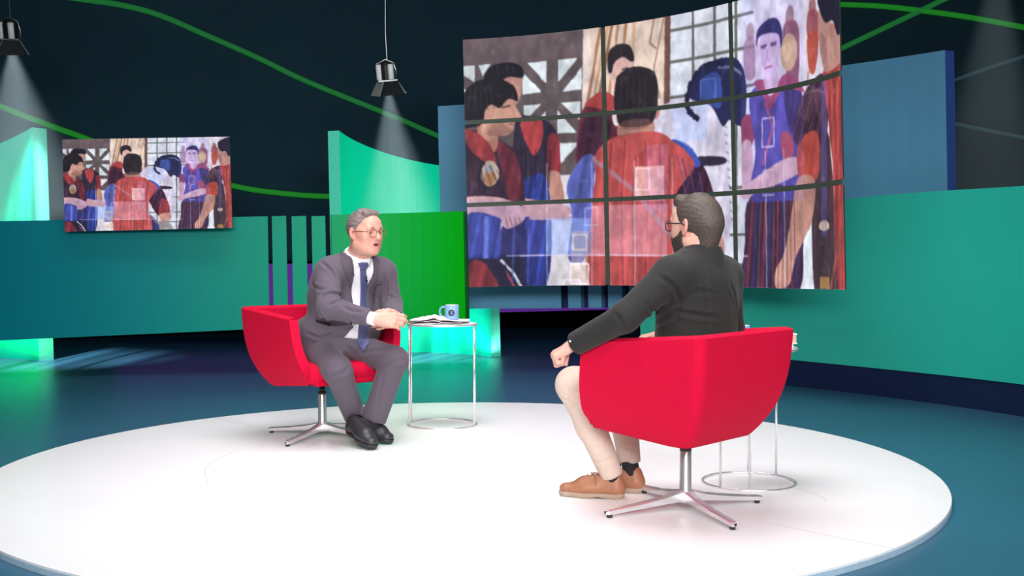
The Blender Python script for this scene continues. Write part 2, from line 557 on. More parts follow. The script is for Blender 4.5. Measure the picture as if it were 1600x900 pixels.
def spotlight(label, blabel, top, aim, power, angle, length, yaw=0.0, lamp=True):
    """top: where the can hangs; aim: point the beam runs to"""
    d = (aim - top).normalized()
    R = d.to_track_quat('-Z', 'Y').to_matrix() @ Matrix.Rotation(yaw, 3, 'Z')
    if lamp:
        t = thing('spotlight', label, 'spotlight', top, 0, 'hanging spotlights')
        t.scale = (1.3, 1.3, 1.3)
        c = bmesh.new()
        bm_tube(c, [(0, 0, 0.13), (-0.012, 0, 0.35), (-0.02, 0, 4.0)], 0.0042, 6)
        from_bm('cable', c, M_steel, t)
        c = bmesh.new()
        bm_lathe(c, [(0.030, 0.0), (0.052, 0.005), (0.052, 0.10), (0.04, 0.125), (0.015, 0.14)], seg=20)
        from_bm('housing', c, M_lampblk, t).rotation_euler = R.to_euler()
        for sx, sy in ((-0.058, -0.015), (0.028, -0.055)):
            c = bmesh.new()
            bm_lathe(c, [(0.020, 0.0), (0.022, 0.004), (0.022, 0.108), (0.016, 0.116)], (sx, sy, 0), 14)
            from_bm('ballast_tube', c, M_white, t, True).rotation_euler = R.to_euler()
        c = bmesh.new()
        bm_tube(c, [(0.068, 0, -0.01), (0.072, 0, 0.06), (0.06, 0, 0.12), (0, 0, 0.15), (-0.07, 0, 0.12), (-0.074, 0, 0.05), (-0.07, 0, -0.01)], 0.005, 6)
        from_bm('yoke', c, M_steel, t, True).rotation_euler = R.to_euler()
        c = bmesh.new()
        bm_box(c, (0, 0, -0.008), (0.15, 0.13, 0.014), None, 0.004)
        from_bm('mounting_plate', c, M_steel, t).rotation_euler = R.to_euler()
        c = bmesh.new()
        bm_lathe(c, [(0.045, -0.02), (0.045, -0.015)], seg=20)
        from_bm('lens', c, M_lens, t).rotation_euler = R.to_euler()
        for k in range(4):
            c = bmesh.new()
            w0, w1, h = 0.058, 0.082, 0.115
            q = [(-w0, 0.055, -0.012), (w0, 0.055, -0.012), (w1, 0.055 + 0.055, -h), (-w1, 0.055 + 0.055, -h)]
            a = [c.verts.new(p) for p in q]
            b = [c.verts.new((p[0], p[1] + 0.004, p[2])) for p in q]
            c.faces.new(a)
            c.faces.new(b[::-1])
            for i in range(4):
                c.faces.new((a[i], a[(i + 1) % 4], b[(i + 1) % 4], b[i]))
            bmesh.ops.rotate(c, verts=c.verts, cent=(0, 0, 0), matrix=Matrix.Rotation(k * math.pi / 2 + 0.35, 3, 'Z'))
            from_bm('barn_door', c, M_flap if k % 2 else M_lampblk, t).rotation_euler = R.to_euler()
    L = bpy.data.lights.new('spot_lamp', 'SPOT')
    L.energy = power
    L.spot_size = math.radians(angle)
    L.spot_blend = 0.8
    L.shadow_soft_size = 0.02
    L.color = (0.86, 0.97, 1.0)
    # beam streaks put into the lamp's strength as noise
    L.use_nodes = True
    nt = L.node_tree
    em = nt.nodes['Emission']
    tc = nt.nodes.new('ShaderNodeTexCoord')
    sp = nt.nodes.new('ShaderNodeSeparateXYZ')
    nt.links.new(tc.outputs['Normal'], sp.inputs[0])
    ns = nt.nodes.new('ShaderNodeTexNoise')
    ns.noise_dimensions = '1D'
    ns.inputs['Scale'].default_value = 17.0
    ns.inputs['Detail'].default_value = 1.5
    nt.links.new(sp.outputs[0], ns.inputs['W'])
    mr = nt.nodes.new('ShaderNodeMapRange')
    mr.inputs[1].default_value = 0.35
    mr.inputs[2].default_value = 0.65
    mr.inputs[3].default_value = 0.3
    mr.inputs[4].default_value = 1.8
    nt.links.new(ns.outputs['Fac'], mr.inputs[0])
    nt.links.new(mr.outputs[0], em.inputs['Strength'])
    lo = bpy.data.objects.new('spot_lamp', L)
    lo.location = top + d * 0.03
    lo.rotation_euler = d.to_track_quat('-Z', 'Y').to_euler()
    COL.objects.link(lo)
    # the haze the beam shows up in
    c = bmesh.new()
    rr = math.tan(math.radians(angle / 2))
    bm_lathe(c, [(0.13 * rr + 0.004, -0.13), (length * rr, -length)], seg=40)
    h = from_bm('light_beam', c, M_haze, None, True)
    h.location = top
    h.rotation_euler = d.to_track_quat('-Z', 'Y').to_euler()
    tag(h, blabel, 'light beam', kind='stuff')


spotlight('black and chrome spotlight with flaps on a cable above the mint panel',
          'soft hazy beam falling from the spotlight onto the mint panel behind the green wall',
          at(605, 124, 11.15), at(632, 400, 11.55), 700, 40, 1.62, 0.5)
spotlight('black and chrome spotlight with flaps hanging on a cable above the long teal wall',
          'soft hazy beam falling from the spotlight over the long teal wall',
          at(17, 60, 10.7), at(46, 345, 11.1), 700, 50, 1.78, 0.0)
spotlight('', 'faint grey beam falling from above behind the blue panel end',
          at(1560, -110, 11.4), at(1548, 330, 11.4), 200, 28, 2.9, 0, lamp=False)


# ------------------------------------------------------------------ red swivel tub chairs
M_red = mat('red_wool_felt', srgb(200, 0, 50), rough=0.85, noise=0.05, nscale=60, bump=0.05, bscale=500, sheen=0.0, spec=0.2)
M_redseam = mat('red_seam', srgb(190, 6, 42), rough=0.9)
M_dark = mat('dark_plastic', (0.015, 0.015, 0.017, 1), rough=0.45)


def u_path(W, yb, yf, rc, n_side=8, n_c=8, n_back=8):
    """plan of the shell: right tip, round the back, left tip"""
    pts = []
    for i in range(n_side):
        pts.append((W, yf + (yb + rc - yf) * i / n_side))
    for i in range(n_c + 1):
        a = math.pi / 2 * i / n_c
        pts.append((W - rc + rc * math.cos(a), yb + rc - rc * math.sin(a)))
    for i in range(1, n_back):
        pts.append((W - rc - (2 * (W - rc)) * i / n_back, yb))
    for i in range(n_c + 1):
        a = math.pi / 2 * i / n_c
        pts.append((-(W - rc) - rc * math.sin(a), yb + rc - rc * math.cos(a)))
    for i in range(1, n_side + 1):
        pts.append((-W, yb + rc + (yf - yb - rc) * i / n_side))
    return pts


def chair(label, loc, fwd, base_rot):
    rz = math.atan2(fwd[1], fwd[0]) - math.pi / 2
    t = thing('swivel_chair', label, 'chair', loc, rz, 'red swivel tub chairs')
    rows = []
    TH = 0.055

    def level(k):                       # k 0..1 from the foot to the rim, on the outside
        e = 1 - (1 - k) ** 3.2
        q = max(0.0, 1 - k / 0.22) ** 2
        return (0.258 + 0.09 * e + 0.018 * k, -0.180 - 0.110 * e - 0.02 * k, 0.315 - 0.055 * k - 0.05 * q, 0.045)

    def ztop(y):
        return 0.748 - 0.045 * max(0, min(1, (y + 0.30) / 0.57))

    N = 14
    outer = []
    for i in range(N + 1):
        k = i / N
        W, yb, yf, rc = level(k)
        ring = []
        for x, y in u_path(W, yb, yf, rc):
            z0 = 0.315 + 0.035 * max(0, (y + 0.1) / 0.4)
            ring.append(Vector((x, y, z0 + (ztop(y) - z0) * k)))
        outer.append(ring)
    # foot edge rounding
    foot = []
    for s_, dz in ((0.86, -0.012), (0.95, -0.010)):
        foot.append([Vector((p.x * s_, (p.y if p.y > 0.27 else p.y * s_ + 0.0), p.z + dz)) for p in outer[0]])
    inner = []
    for i in range(N + 1):
        k = 1 - i / N
        W, yb, yf, rc = level(k)
        th = TH * (0.75 + 0.25 * k)
        ring = []
        for x, y in u_path(W - th, yb + th * 1.15, yf, max(rc - 0.01, 0.03)):
            z1 = ztop(y)
            ring.append(Vector((x, y, 0.40 + (z1 - 0.40) * k)))
        inner.append(ring)
    mid = [(a + b) / 2 + Vector((0, 0, 0.012)) for a, b in zip(outer[-1], inner[0])]
    qa = [a * 0.75 + b * 0.25 + Vector((0, 0, 0.010)) for a, b in zip(outer[-1], inner[0])]
    qb = [a * 0.25 + b * 0.75 + Vector((0, 0, 0.010)) for a, b in zip(outer[-1], inner[0])]
    rows = foot + outer + [qa, mid, qb] + inner
    V, F = [], []
    C = len(rows[0])
    for r in rows:
        V += r
    for i in range(len(rows) - 1):
        for j in range(C - 1):
            F.append((i * C + j, i * C + j + 1, (i + 1) * C + j + 1, (i + 1) * C + j))
    # arm fronts, slightly domed
    for j in (0, C - 1):
        idx = [i * C + j for i in range(len(rows))]
        c = Vector((0, 0, 0))
        L_ = len(rows)
        no, ni = 2 + N + 1, N + 1
        for i in range(N + 2):
            a = min(i + 1, no - 1)
            b = L_ - 1 - max(0, i - 1)
            a2, b2 = min(a + 1, no), max(b - 1, no + 1)
            if a * C + j != a2 * C + j:
                F.append((a * C + j, a2 * C + j, b2 * C + j, b * C + j))
        F.append((no * C + j - C, no * C + j, (no + 1) * C + j))
        F.append((no * C + j - C, (no + 1) * C + j, (no + 2) * C + j, (no + 3) * C + j))
    F.append(tuple(range(C - 1, -1, -1)))           # underside
    sh = from_py('shell', V, [f for f in F if len(set(f)) > 2], M_red, t, True)
    sh.data.validate()
    mo = sh.modifiers.new('edge', 'EDGE_SPLIT')
    mo.split_angle = math.radians(50)
    # seat: a wide cushion with a rounded front
    bm = bmesh.new()
    prof = [(-0.15, 0.345), (0.27, 0.345), (0.305, 0.355), (0.325, 0.385), (0.325, 0.425), (0.31, 0.45), (0.2, 0.462), (0.0, 0.458), (-0.22, 0.45), (-0.20, 0.40)]
    for x0, x1 in ((-1, 1),):
        xs = [-0.262, -0.25, -0.15, 0, 0.15, 0.25, 0.262]
        rings = []
        for x in xs:
            sc = 0.93 if abs(x) > 0.255 else 1.0
            rings.append([bm.verts.new((x * (1.0 if y > 0 else 0.92), y * sc, 0.395 + (z - 0.395) * sc)) for y, z in prof])
        for A, B in zip(rings, rings[1:]):
            for k in range(len(prof)):
                bm.faces.new((A[k], A[(k + 1) % len(prof)], B[(k + 1) % len(prof)], B[k]))
        bm.faces.new(rings[0][::-1])
        bm.faces.new(rings[-1])
    from_bm('seat_cushion', bm, M_red, t, True)
    bm = bmesh.new()
    bm_box(bm, (0, 0.285, 0.352), (0.46, 0.06, 0.035), None, 0.012)
    from_bm('front_rail', bm, M_red, t)
    # gas lift and four-spoke foot
    bm = bmesh.new()
    bm_lathe(bm, [(0.060, 0.300), (0.060, 0.312), (0.10, 0.316)], seg=20)
    bm_lathe(bm, [(0.0165, 0.24), (0.0165, 0.305)], seg=16)
    from_bm('gas_lift', bm, M_dark, t, True)
    bm = bmesh.new()
    bm_lathe(bm, [(0.030, 0.035), (0.030, 0.055), (0.0255, 0.065), (0.0235, 0.245), (0.021, 0.252)], seg=24)
    from_bm('pole', bm, M_chrome, t, True)
    bm = bmesh.new()
    bm_lathe(bm, [(0.0245, 0.248), (0.0245, 0.262), (0.02, 0.264)], seg=20)
    from_bm('collar', bm, M_dark, t, True)
    for k in range(4):
        a = math.radians(base_rot) + k * math.pi / 2
        R = Matrix.Rotation(a, 3, 'Z')
        bm = bmesh.new()
        sec = [(0.0, 0.020, 0.040, 0.085), (0.03, 0.020, 0.040, 0.083), (0.10, 0.018, 0.034, 0.066), (0.22, 0.0165, 0.024, 0.048), (0.36, 0.0150, 0.012, 0.034), (0.372, 0.012, 0.014, 0.031)]
        rg = []
        for x, w, z0, z1 in sec:
            rg.append([bm.verts.new(R @ Vector((x, y, z))) for y, z in ((-w, z0 + 0.004), (-w * 0.8, z0), (w * 0.8, z0), (w, z0 + 0.004), (w, z1 - 0.006), (w * 0.55, z1), (-w * 0.55, z1), (-w, z1 - 0.006))])
        for A, B in zip(rg, rg[1:]):
            for q in range(8):
                bm.faces.new((A[q], A[(q + 1) % 8], B[(q + 1) % 8], B[q]))
        bm.faces.new(rg[0])
        bm.faces.new(rg[-1])
        lg = from_bm('leg', bm, M_chrome, t)
        bm = bmesh.new()
        bm_lathe(bm, [(0.011, 0.0), (0.012, 0.003), (0.012, 0.016)], tuple(R @ Vector((0.352, 0, 0))), 12)
        bm_box(bm, tuple(R @ Vector((0.3725, 0, 0.0225))), (0.003, 0.010, 0.010), R)
        from_bm('glide', bm, M_dark, lg)
    return t


CH1, F1 = Vector((-1.10, 6.47, 0)), Vector((0.66, -0.75, 0)).normalized()
CH2, F2 = Vector((0.72, 4.62, 0)), Vector((-0.74, 0.67, 0)).normalized()
_a1 = math.degrees(math.atan2(F1.y, F1.x)) - 90
_a2 = math.degrees(math.atan2(F2.y, F2.x)) - 90
chair('red felt swivel tub chair under the man in the grey suit', CH1, F1, 157 - _a1)
chair('red felt swivel tub chair under the man in the black jacket', CH2, F2, 202 - _a2)

# ------------------------------------------------------------------ wire side tables
M_top = mat('table_top_white', (0.78, 0.77, 0.78, 1), rough=0.3)
TZ = 0.632


def side_table(label, loc, phi):
    t = thing('side_table', label, 'side table', loc, 0, 'wire side tables')
    bm = bmesh.new()
    ring = [(0.212 * math.cos(2 * math.pi * k / 64), 0.212 * math.sin(2 * math.pi * k / 64), 0.006) for k in range(64)]
    bm_tube(bm, ring, 0.0058, 8, closed=True)
    from_bm('foot_ring', bm, M_chrome, t, True)
    bm = bmesh.new()
    bm_lathe(bm, [(0.200, TZ - 0.010), (0.2145, TZ - 0.008), (0.2145, TZ - 0.001), (0.213, TZ)], seg=64)
    from_bm('table_top', bm, M_top, t)
    bm = bmesh.new()
    ring = [(0.214 * math.cos(2 * math.pi * k / 64), 0.214 * math.sin(2 * math.pi * k / 64), TZ - 0.006) for k in range(64)]
    bm_tube(bm, ring, 0.0055, 8, closed=True)
    from_bm('top_ring', bm, M_chrome, t, True)
    for a in (phi - 19, phi + 19, phi + 161, phi + 199):
        a = math.radians(a)
        bm = bmesh.new()
        p = Vector((0.210 * math.cos(a), 0.210 * math.sin(a), 0))
        bm_tube(bm, [p + Vector((0, 0, 0.006)), p + Vector((0, 0, TZ - 0.01))], 0.0055, 8)
        from_bm('leg', bm, M_chrome, t, True)
    return t


T1, T2 = Vector((-0.431, 6.91, 0)), Vector((1.10, 5.17, 0))
side_table('round wire side table holding crumpled papers and a blue mug in full view', T1, 0)
side_table('round wire side table behind the chair of the man in the black jacket', T2, 60)

# mugs
M_mug = mat('mug_blue_glaze', srgb(128, 160, 205), rough=0.25, noise=0.03)
M_mugin = mat('mug_inside', srgb(214, 214, 206), rough=0.3)
M_logo = mat('logo_navy', srgb(14, 22, 44), rough=0.5)
M_logow = mat('logo_pale', srgb(120, 150, 190), rough=0.5)


def mug(label, loc, rot):
    t = thing('mug', label, 'mug', loc, rot, 'blue glazed mugs')
    bm = bmesh.new()
    R, H = 0.0435, 0.096
    prof = [(0.001, 0.0), (R * 0.88, 0.0), (R * 0.98, 0.006), (R, 0.02), (R, H - 0.002), (R - 0.002, H)]
    bm_lathe(bm, prof, seg=40, cap=False)
    from_bm('body', bm, M_mug, t, True)
    bm = bmesh.new()
    bm_lathe(bm, [(R - 0.002, H), (R - 0.0045, H - 0.002), (R - 0.005, 0.008), (0.001, 0.007)], seg=40, cap=False)
    from_bm('lining', bm, M_mugin, t, True)
    bm = bmesh.new()
    P = smooth_path([(R - 0.004, 0, 0.078), (R + 0.014, 0, 0.083), (R + 0.030, 0, 0.068), (R + 0.031, 0, 0.042), (R + 0.017, 0, 0.024), (R - 0.004, 0, 0.020)], 5)
    bm_tube(bm, P, 0.0062, 8)
    from_bm('handle', bm, M_mug, t, True)

    def on(u, v, off):
        a = math.radians(96) + u / R
        return Vector(((R + off) * math.cos(a), (R + off) * math.sin(a), 0.048 + v))
    bm = bmesh.new()
    ce = bm.verts.new(on(0, 0, 0.0008))
    prev = None
    rr = []
    for rad in (0.010, 0.020):
        rr.append([bm.verts.new(on(rad * math.cos(2 * math.pi * k / 28), rad * math.sin(2 * math.pi * k / 28), 0.0008)) for k in range(28)])
    for k in range(28):
        bm.faces.new((ce, rr[0][k], rr[0][(k + 1) % 28]))
        bm.faces.new((rr[0][k], rr[1][k], rr[1][(k + 1) % 28], rr[0][(k + 1) % 28]))
    lg = from_bm('logo', bm, M_logo, t)
    for a0, a1, r0, r1 in ((20, 150, 0.0075, 0.0105), (190, 300, 0.0075, 0.0105), (0, 360, 0.0, 0.0035), (310, 350, 0.009, 0.0125)):
        bm = bmesh.new()
        q = []
        for k in range(13):
            a = math.radians(a0 + (a1 - a0) * k / 12)
            q.append((bm.verts.new(on(r0 * math.cos(a), r0 * math.sin(a), 0.0014)), bm.verts.new(on(r1 * math.cos(a), r1 * math.sin(a), 0.0014))))
        for A, B in zip(q, q[1:]):
            bm.faces.new((A[0], A[1], B[1], B[0]))
        from_bm('logo_mark', bm, M_logow, lg)
    return t


p = at(706, 489, 6.93)
mug('light blue mug with round dark logo standing on the papers beside the grey-suited man', (p.x, p.y, TZ + 0.016), math.radians(180 - 6 - 0))
p = at(1157, 530, 5.22)
mug('light blue mug on the table behind the man in the black jacket', (p.x, p.y, TZ + 0.001), math.radians(60))

# crumpled papers on the first table
M_paper = mat('paper_white', (0.90, 0.87, 0.89, 1), rough=0.7, noise=0.03)
M_paper2 = mat('paper_pink_shade', (0.80, 0.70, 0.74, 1), rough=0.7, noise=0.05)  # white paper with its pinkish shadows put into the colour
ps = thing('paper_sheaf', 'crumpled white sheaf of papers spread over the wire side table', 'papers', (T1.x, T1.y, TZ))
rng = random.Random(4)
for li, (cx, cy, w, d, rot, amp, base, mm) in enumerate(((0.0, -0.01, 0.36, 0.25, 0.1, 0.006, 0.002, M_paper), (-0.03, -0.02, 0.34, 0.24, -0.12, 0.018, 0.008, M_paper2), (-0.015, -0.02, 0.37, 0.25, 0.04, 0.030, 0.016, M_paper))):
    nx, ny = 34, 20
    V, F = [], []
    ph = [rng.uniform(0, 6.28) for _ in range(6)]
    for i in range(nx + 1):
        for j in range(ny + 1):
            u, v = i / nx - 0.5, j / ny - 0.5
            x = cx + u * w * math.cos(rot) - v * d * math.sin(rot)
            y = cy + u * w * math.sin(rot) + v * d * math.cos(rot)
            r = math.hypot(x, y)
            if r > 0.205:
                x, y = x * 0.205 / r, y * 0.205 / r
            cr = abs(math.sin(u * 9 + v * 3 + ph[0])) * 0.6 + abs(math.sin(u * 5 - v * 7 + ph[1])) * 0.4 + 0.15 * math.sin(u * 23 + v * 11 + ph[2])
            lift = 0.5 + 0.5 * math.cos(math.pi * min(1, abs(u + 0.12) / 0.42))
            flat = min(1.0, max(0.0, (math.hypot(x - 0.065, y - 0.03) - 0.045) / 0.03))
            V.append((x, y, base * (0.3 + 0.7 * flat) + amp * max(0.0, cr) * lift * flat + li * 0.002))
    for i in range(nx):
        for j in range(ny):
            a = i * (ny + 1) + j
            F.append((a, a + ny + 1, a + ny + 2, a + 1))
    o = from_py('sheet', V, F, mm, ps, True)
    s_ = o.modifiers.new('thick', 'SOLIDIFY')
    s_.thickness = 0.0012

# book on the second table, pages towards the room
M_cover = mat('book_cover_pale', srgb(232, 226, 222), rough=0.5)
M_pages = mat('book_pages_tan', srgb(206, 164, 146), rough=0.8, noise=0.1, nscale=200)
M_cover2 = mat('booklet_white', (0.82, 0.81, 0.82, 1), rough=0.6)
bk = thing('book', 'thick book with tan page edges lying on a booklet on the wire table', 'book', (1.205, 5.16, TZ + 0.0215), math.radians(6))
bm = bmesh.new()
bm_box(bm, (0, 0, 0.024), (0.150, 0.195, 0.034), None)
from_bm('pages', bm, M_pages, bk)
for z in (0.0035, 0.0445):
    bm = bmesh.new()
    bm_box(bm, (-0.002, 0, z), (0.160, 0.206, 0.006), None, 0.002)
    from_bm('cover', bm, M_cover, bk)
bm = bmesh.new()
bm_box(bm, (-0.080, 0, 0.024), (0.005, 0.206, 0.047), None, 0.002)
from_bm('spine', bm, M_cover, bk)
bl = thing('booklet', 'white booklet lying under the thick book on the wire table', 'booklet', (1.19, 5.17, TZ + 0.001), math.radians(6))
bm = bmesh.new()
bm_box(bm, (0, 0, 0.009), (0.158, 0.205, 0.017), None, 0.004)
from_bm('pages', bm, M_cover2, bl)
bm = bmesh.new()
bm_box(bm, (0, 0, 0.0187), (0.160, 0.207, 0.0025), None, 0.001)
from_bm('cover', bm, M_cover2, bl)


# ------------------------------------------------------------------ screens: the picture they show is painted here in code
def picture(nu, nv):
    S = 2
    W, H = nu * S, nv * S
    u, v = np.meshgrid((np.arange(W) + 0.5) / W, (np.arange(H) + 0.5) / H)
    X = (33 + 1472 * u) * (1 - v) + (65 + 1468 * u) * v
    Y = (68 - 18 * u) * (1 - v) + (885 - 35 * u) * v
    img = np.zeros((H, W, 3)) + np.array([206, 200, 204.0])

    def smooth(p, k=5):
        p = np.array(p, float)
        n = len(p)
        out = []
        for i in range(n):
            a, b, c, d = p[i - 1], p[i], p[(i + 1) % n], p[(i + 2) % n]
            for j in range(k):
                t = j / k
                out.append(0.5 * (2 * b + (c - a) * t + (2 * a - 5 * b + 4 * c - d) * t * t + (3 * b - a - 3 * c + d) * t ** 3))
        return np.array(out)

    def mask(p):
        p = np.array(p, float)
        x0, y0 = p.min(0)
        x1, y1 = p.max(0)
        sx, sy = W / 1472.0, H / 817.0
        i0, i1 = max(0, int((x0 - 72) * sx)), min(W, int((x1 - 28) * sx) + 3)
        j0, j1 = max(0, int((y0 - 72) * sy)), min(H, int((y1 - 38) * sy) + 3)
        m = np.zeros((H, W), bool)
        if i1 <= i0 or j1 <= j0:
            return m
        xs, ys = X[j0:j1, i0:i1], Y[j0:j1, i0:i1]
        q = np.zeros(xs.shape, bool)
        n = len(p)
        for i in range(n):
            (ax, ay), (bx, by) = p[i], p[(i + 1) % n]
            if ay == by:
                continue
            q ^= ((ay > ys) != (by > ys)) & (xs < (bx - ax) * (ys - ay) / (by - ay) + ax)
        m[j0:j1, i0:i1] = q
        return m

    def fill(p, c, a=1.0, sm=True, fold=0, freq=0.09, ang=0.15, shade=0.0):
        m = mask(smooth(p) if sm else p)
        col = np.array(c, float)[None, :] * np.ones((m.sum(), 1))
        x, y = X[m], Y[m]
        if fold:
            w = x + ang * y
            f = 1 + fold * (0.6 * np.sin(w * freq) + 0.4 * np.sin(w * freq * 2.3 + 1.3 + y * 0.01))
            col *= f[:, None]
        if shade and len(x):
            col *= (1 + shade * ((x - x.min()) / max(1, np.ptp(x)) - 0.5) * 2)[:, None]
        img[m] = img[m] * (1 - a) + col * a

    def ell(cx, cy, rx, ry, c, a=1.0, shade=0.0):
        t = np.linspace(0, 2 * np.pi, 28, endpoint=False)
        fill(np.c_[cx + rx * np.cos(t), cy + ry * np.sin(t)], c, a, False, shade=shade)

    def line(p, w, c, a=1.0):
        p = np.array(p, float)
        for A, B in zip(p, p[1:]):
            d = B - A
            nrm = np.array([-d[1], d[0]]) / max(1e-6, np.hypot(*d)) * w / 2
            fill([A + nrm, B + nrm, B - nrm, A - nrm], c, a, False)

    def box(x0, y0, x1, y1, c, a=1.0):
        fill([(x0, y0), (x1, y0), (x1, y1), (x0, y1)], c, a, False)

    def frame(x0, y0, x1, y1, w=4, c=(250, 245, 250), a=0.9):
        line([(x0, y0), (x1, y0), (x1, y1), (x0, y1), (x0, y0)], w, c, a)

    # carved lattice and plaster at the back
    box(20, 40, 452, 520, (88, 77, 74))
    box(20, 40, 452, 150, (98, 82, 82))
    op = (206, 218, 218)
    for t in ([(255, 155), (322, 152), (322, 226)], [(238, 182), (305, 252), (240, 257)], [(362, 152), (432, 150), (362, 226)],
              [(449, 178), (450, 252), (380, 255)], [(244, 292), (302, 290), (245, 348)], [(376, 290), (446, 288), (446, 352)],
              [(362, 312), (362, 388), (432, 388)], [(322, 312), (322, 345), (290, 345)], [(366, 420), (444, 420), (366, 496)],
              [(33, 155), (74, 153), (74, 208), (33, 180)], [(86, 153), (128, 152), (100, 190)], [(30, 225), (48, 235), (33, 250)]):
        fill(t, op, 1, False)
    box(452, 40, 760, 520, (214, 192, 170))
    fill([(452, 40), (470, 40), (500, 300), (452, 300)], (222, 205, 190), 1, False)
    for x0, x1, c in ((520, 470, (168, 116, 78)), (545, 490, (196, 150, 108)), (560, 510, (150, 100, 66)), (585, 545, (186, 132, 90)), (612, 585, (172, 120, 80)), (640, 632, (200, 160, 125))):
        line([(x0, 40), (x1, 300)], 11, c)
    line([(715, 60), (700, 130), (725, 150)], 6, (150, 115, 92))
    line([(752, 60), (716, 210), (740, 300)], 5, (150, 115, 92))
    box(755, 40, 780, 330, (112, 74, 62))
    # barred opening
    box(780, 40, 1118, 900, (206, 212, 222))
    bar = (98, 98, 92)
    for x in (865, 950, 1036):
        line([(x, 40), (x + 6, 880)], 11, bar)
    for y in (102, 193, 300, 580, 715, 800):
        line([(780, y + 2), (1118, y - 4)], 9, bar)
    box(1114, 40, 1560, 900, (208, 200, 212))
    fill([(1114, 40), (1300, 40), (1260, 120), (1120, 110)], (218, 214, 224), 0.7)
    # distant people, out of focus
    ell(1095, 150, 16, 26, (170, 128, 128), 0.8)
    fill([(1070, 185), (1110, 165), (1118, 270), (1080, 275)], (158, 104, 128), 0.75)
    ell(1268, 135, 18, 28, (150, 110, 100), 0.9)
    fill([(1235, 165), (1290, 150), (1310, 200), (1300, 330), (1260, 320)], (128, 62, 66), 0.9)
    ell(1262, 228, 38, 50, (190, 152, 104))
    ell(1255, 226, 20, 28, (214, 178, 120), 0.8)
    ell(1372, 130, 18, 25, (158, 96, 92), 0.9)
    fill([(1350, 140), (1398, 145), (1400, 200), (1350, 205)], (150, 66, 74), 0.9)
    fill([(1348, 200), (1400, 200), (1388, 290), (1356, 290)], (186, 70, 48), 0.95)
    line([(1352, 290), (1345, 340)], 9, (170, 140, 130))
    # man at the back beside the curtain
    fill([(432, 425), (452, 320), (510, 266), (560, 288), (604, 330), (596, 410), (520, 480), (438, 490)], (96, 34, 46), fold=0.2)
    fill([(460, 300), (512, 266), (558, 275), (585, 330), (500, 312)], (176, 58, 52))
    fill([(436, 430), (460, 345), (520, 330), (560, 380), (520, 470), (445, 485)], (52, 28, 46), 0.75, fold=0.25)
    fill([(552, 195), (600, 160), (634, 172), (634, 222), (600, 262), (566, 260)], (202, 160, 146), shade=-0.1)
    fill([(544, 200), (546, 142), (580, 122), (624, 130), (642, 172), (628, 178), (600, 162), (566, 178), (558, 205)], (40, 32, 34))
    line([(596, 200), (618, 196)], 5, (80, 52, 50))
    ell(578, 345, 17, 30, (226, 220, 216))
    # second man on the left
    fill([(215, 350), (260, 325), (320, 340), (366, 400), (372, 520), (335, 560), (325, 640), (215, 640)], (42, 34, 50), fold=0.15)
    fill([(330, 400), (362, 392), (374, 440), (376, 520), (336, 525)], (138, 40, 46), fold=0.15)
    fill([(334, 515), (374, 516), (392, 610), (348, 608)], (180, 124, 104))
    fill([(232, 345), (300, 332), (314, 390), (286, 455), (262, 430)], (170, 54, 52), fold=0.12)
    fill([(168, 205), (236, 190), (236, 225), (230, 262), (216, 288), (196, 280)], (172, 122, 106))
    fill([(108, 200), (128, 160), (190, 149), (236, 168), (240, 200), (190, 196), (148, 214)], (24, 22, 28))
    fill([(238, 545), (332, 540), (334, 880), (166, 880), (176, 690)], (34, 48, 128), fold=0.3, freq=0.12)
    fill([(170, 690), (250, 660), (262, 880), (166, 880)], (26, 26, 60), 0.8)
    fill([(215, 585), (270, 596), (402, 622), (404, 652), (262, 654), (230, 640)], (196, 146, 134))
    line([(270, 656), (440, 662)], 14, (186, 140, 136))
    # young man on the left
    fill([(40, 390), (95, 372), (160, 400), (222, 450), (248, 560), (236, 620), (55, 628)], (48, 32, 46), fold=0.15)
    fill([(150, 405), (215, 450), (246, 570), (200, 600), (170, 500)], (112, 36, 46), 0.85, fold=0.2)
    fill([(86, 350), (152, 378), (146, 440), (104, 426)], (178, 118, 92))
    fill([(44, 362), (96, 384), (134, 424), (150, 482), (112, 474), (58, 424)], (152, 48, 48), fold=0.12)
    fill([(96, 300), (130, 276), (206, 266), (216, 300), (224, 332), (212, 346), (208, 372), (186, 388), (150, 388), (126, 402), (98, 380)], (192, 138, 114), shade=-0.08)
    ell(96, 322, 13, 24, (186, 126, 104))
    fill([(38, 352), (40, 252), (78, 206), (150, 198), (206, 226), (222, 276), (192, 268), (160, 296), (132, 284), (112, 304), (98, 348), (60, 358)], (26, 22, 26))
    line([(168, 296), (198, 290)], 5, (60, 40, 40))
    line([(186, 352), (208, 350)], 4, (128, 74, 70))
    ell(130, 510, 31, 41, (184, 164, 140))
    ell(130, 522, 22, 26, (166, 116, 66))
    ell(128, 494, 20, 14, (150, 158, 160), 0.8)
    fill([(40, 588), (160, 588), (240, 622), (250, 662), (192, 692), (150, 658), (40, 642)], (204, 156, 158))
    for k in range(4):
        line([(186 + k * 15, 654), (196 + k * 14, 688 - k * 4)], 4, (150, 92, 84))
    fill([(55, 645), (160, 655), (168, 690), (160, 795), (58, 795)], (40, 56, 142), fold=0.25, freq=0.14)
    box(112, 650, 130, 790, (112, 140, 226), 0.6)
    fill([(55, 790), (250, 790), (250, 900), (55, 900)], (34, 30, 52), 1, False)
    fill([(70, 800), (120, 810), (165, 890), (70, 890)], (126, 38, 42), fold=0.25)
    line([(170, 795), (215, 835), (245, 885)], 9, (206, 214, 224))
    line([(190, 830), (222, 885)], 7, (180, 60, 60))
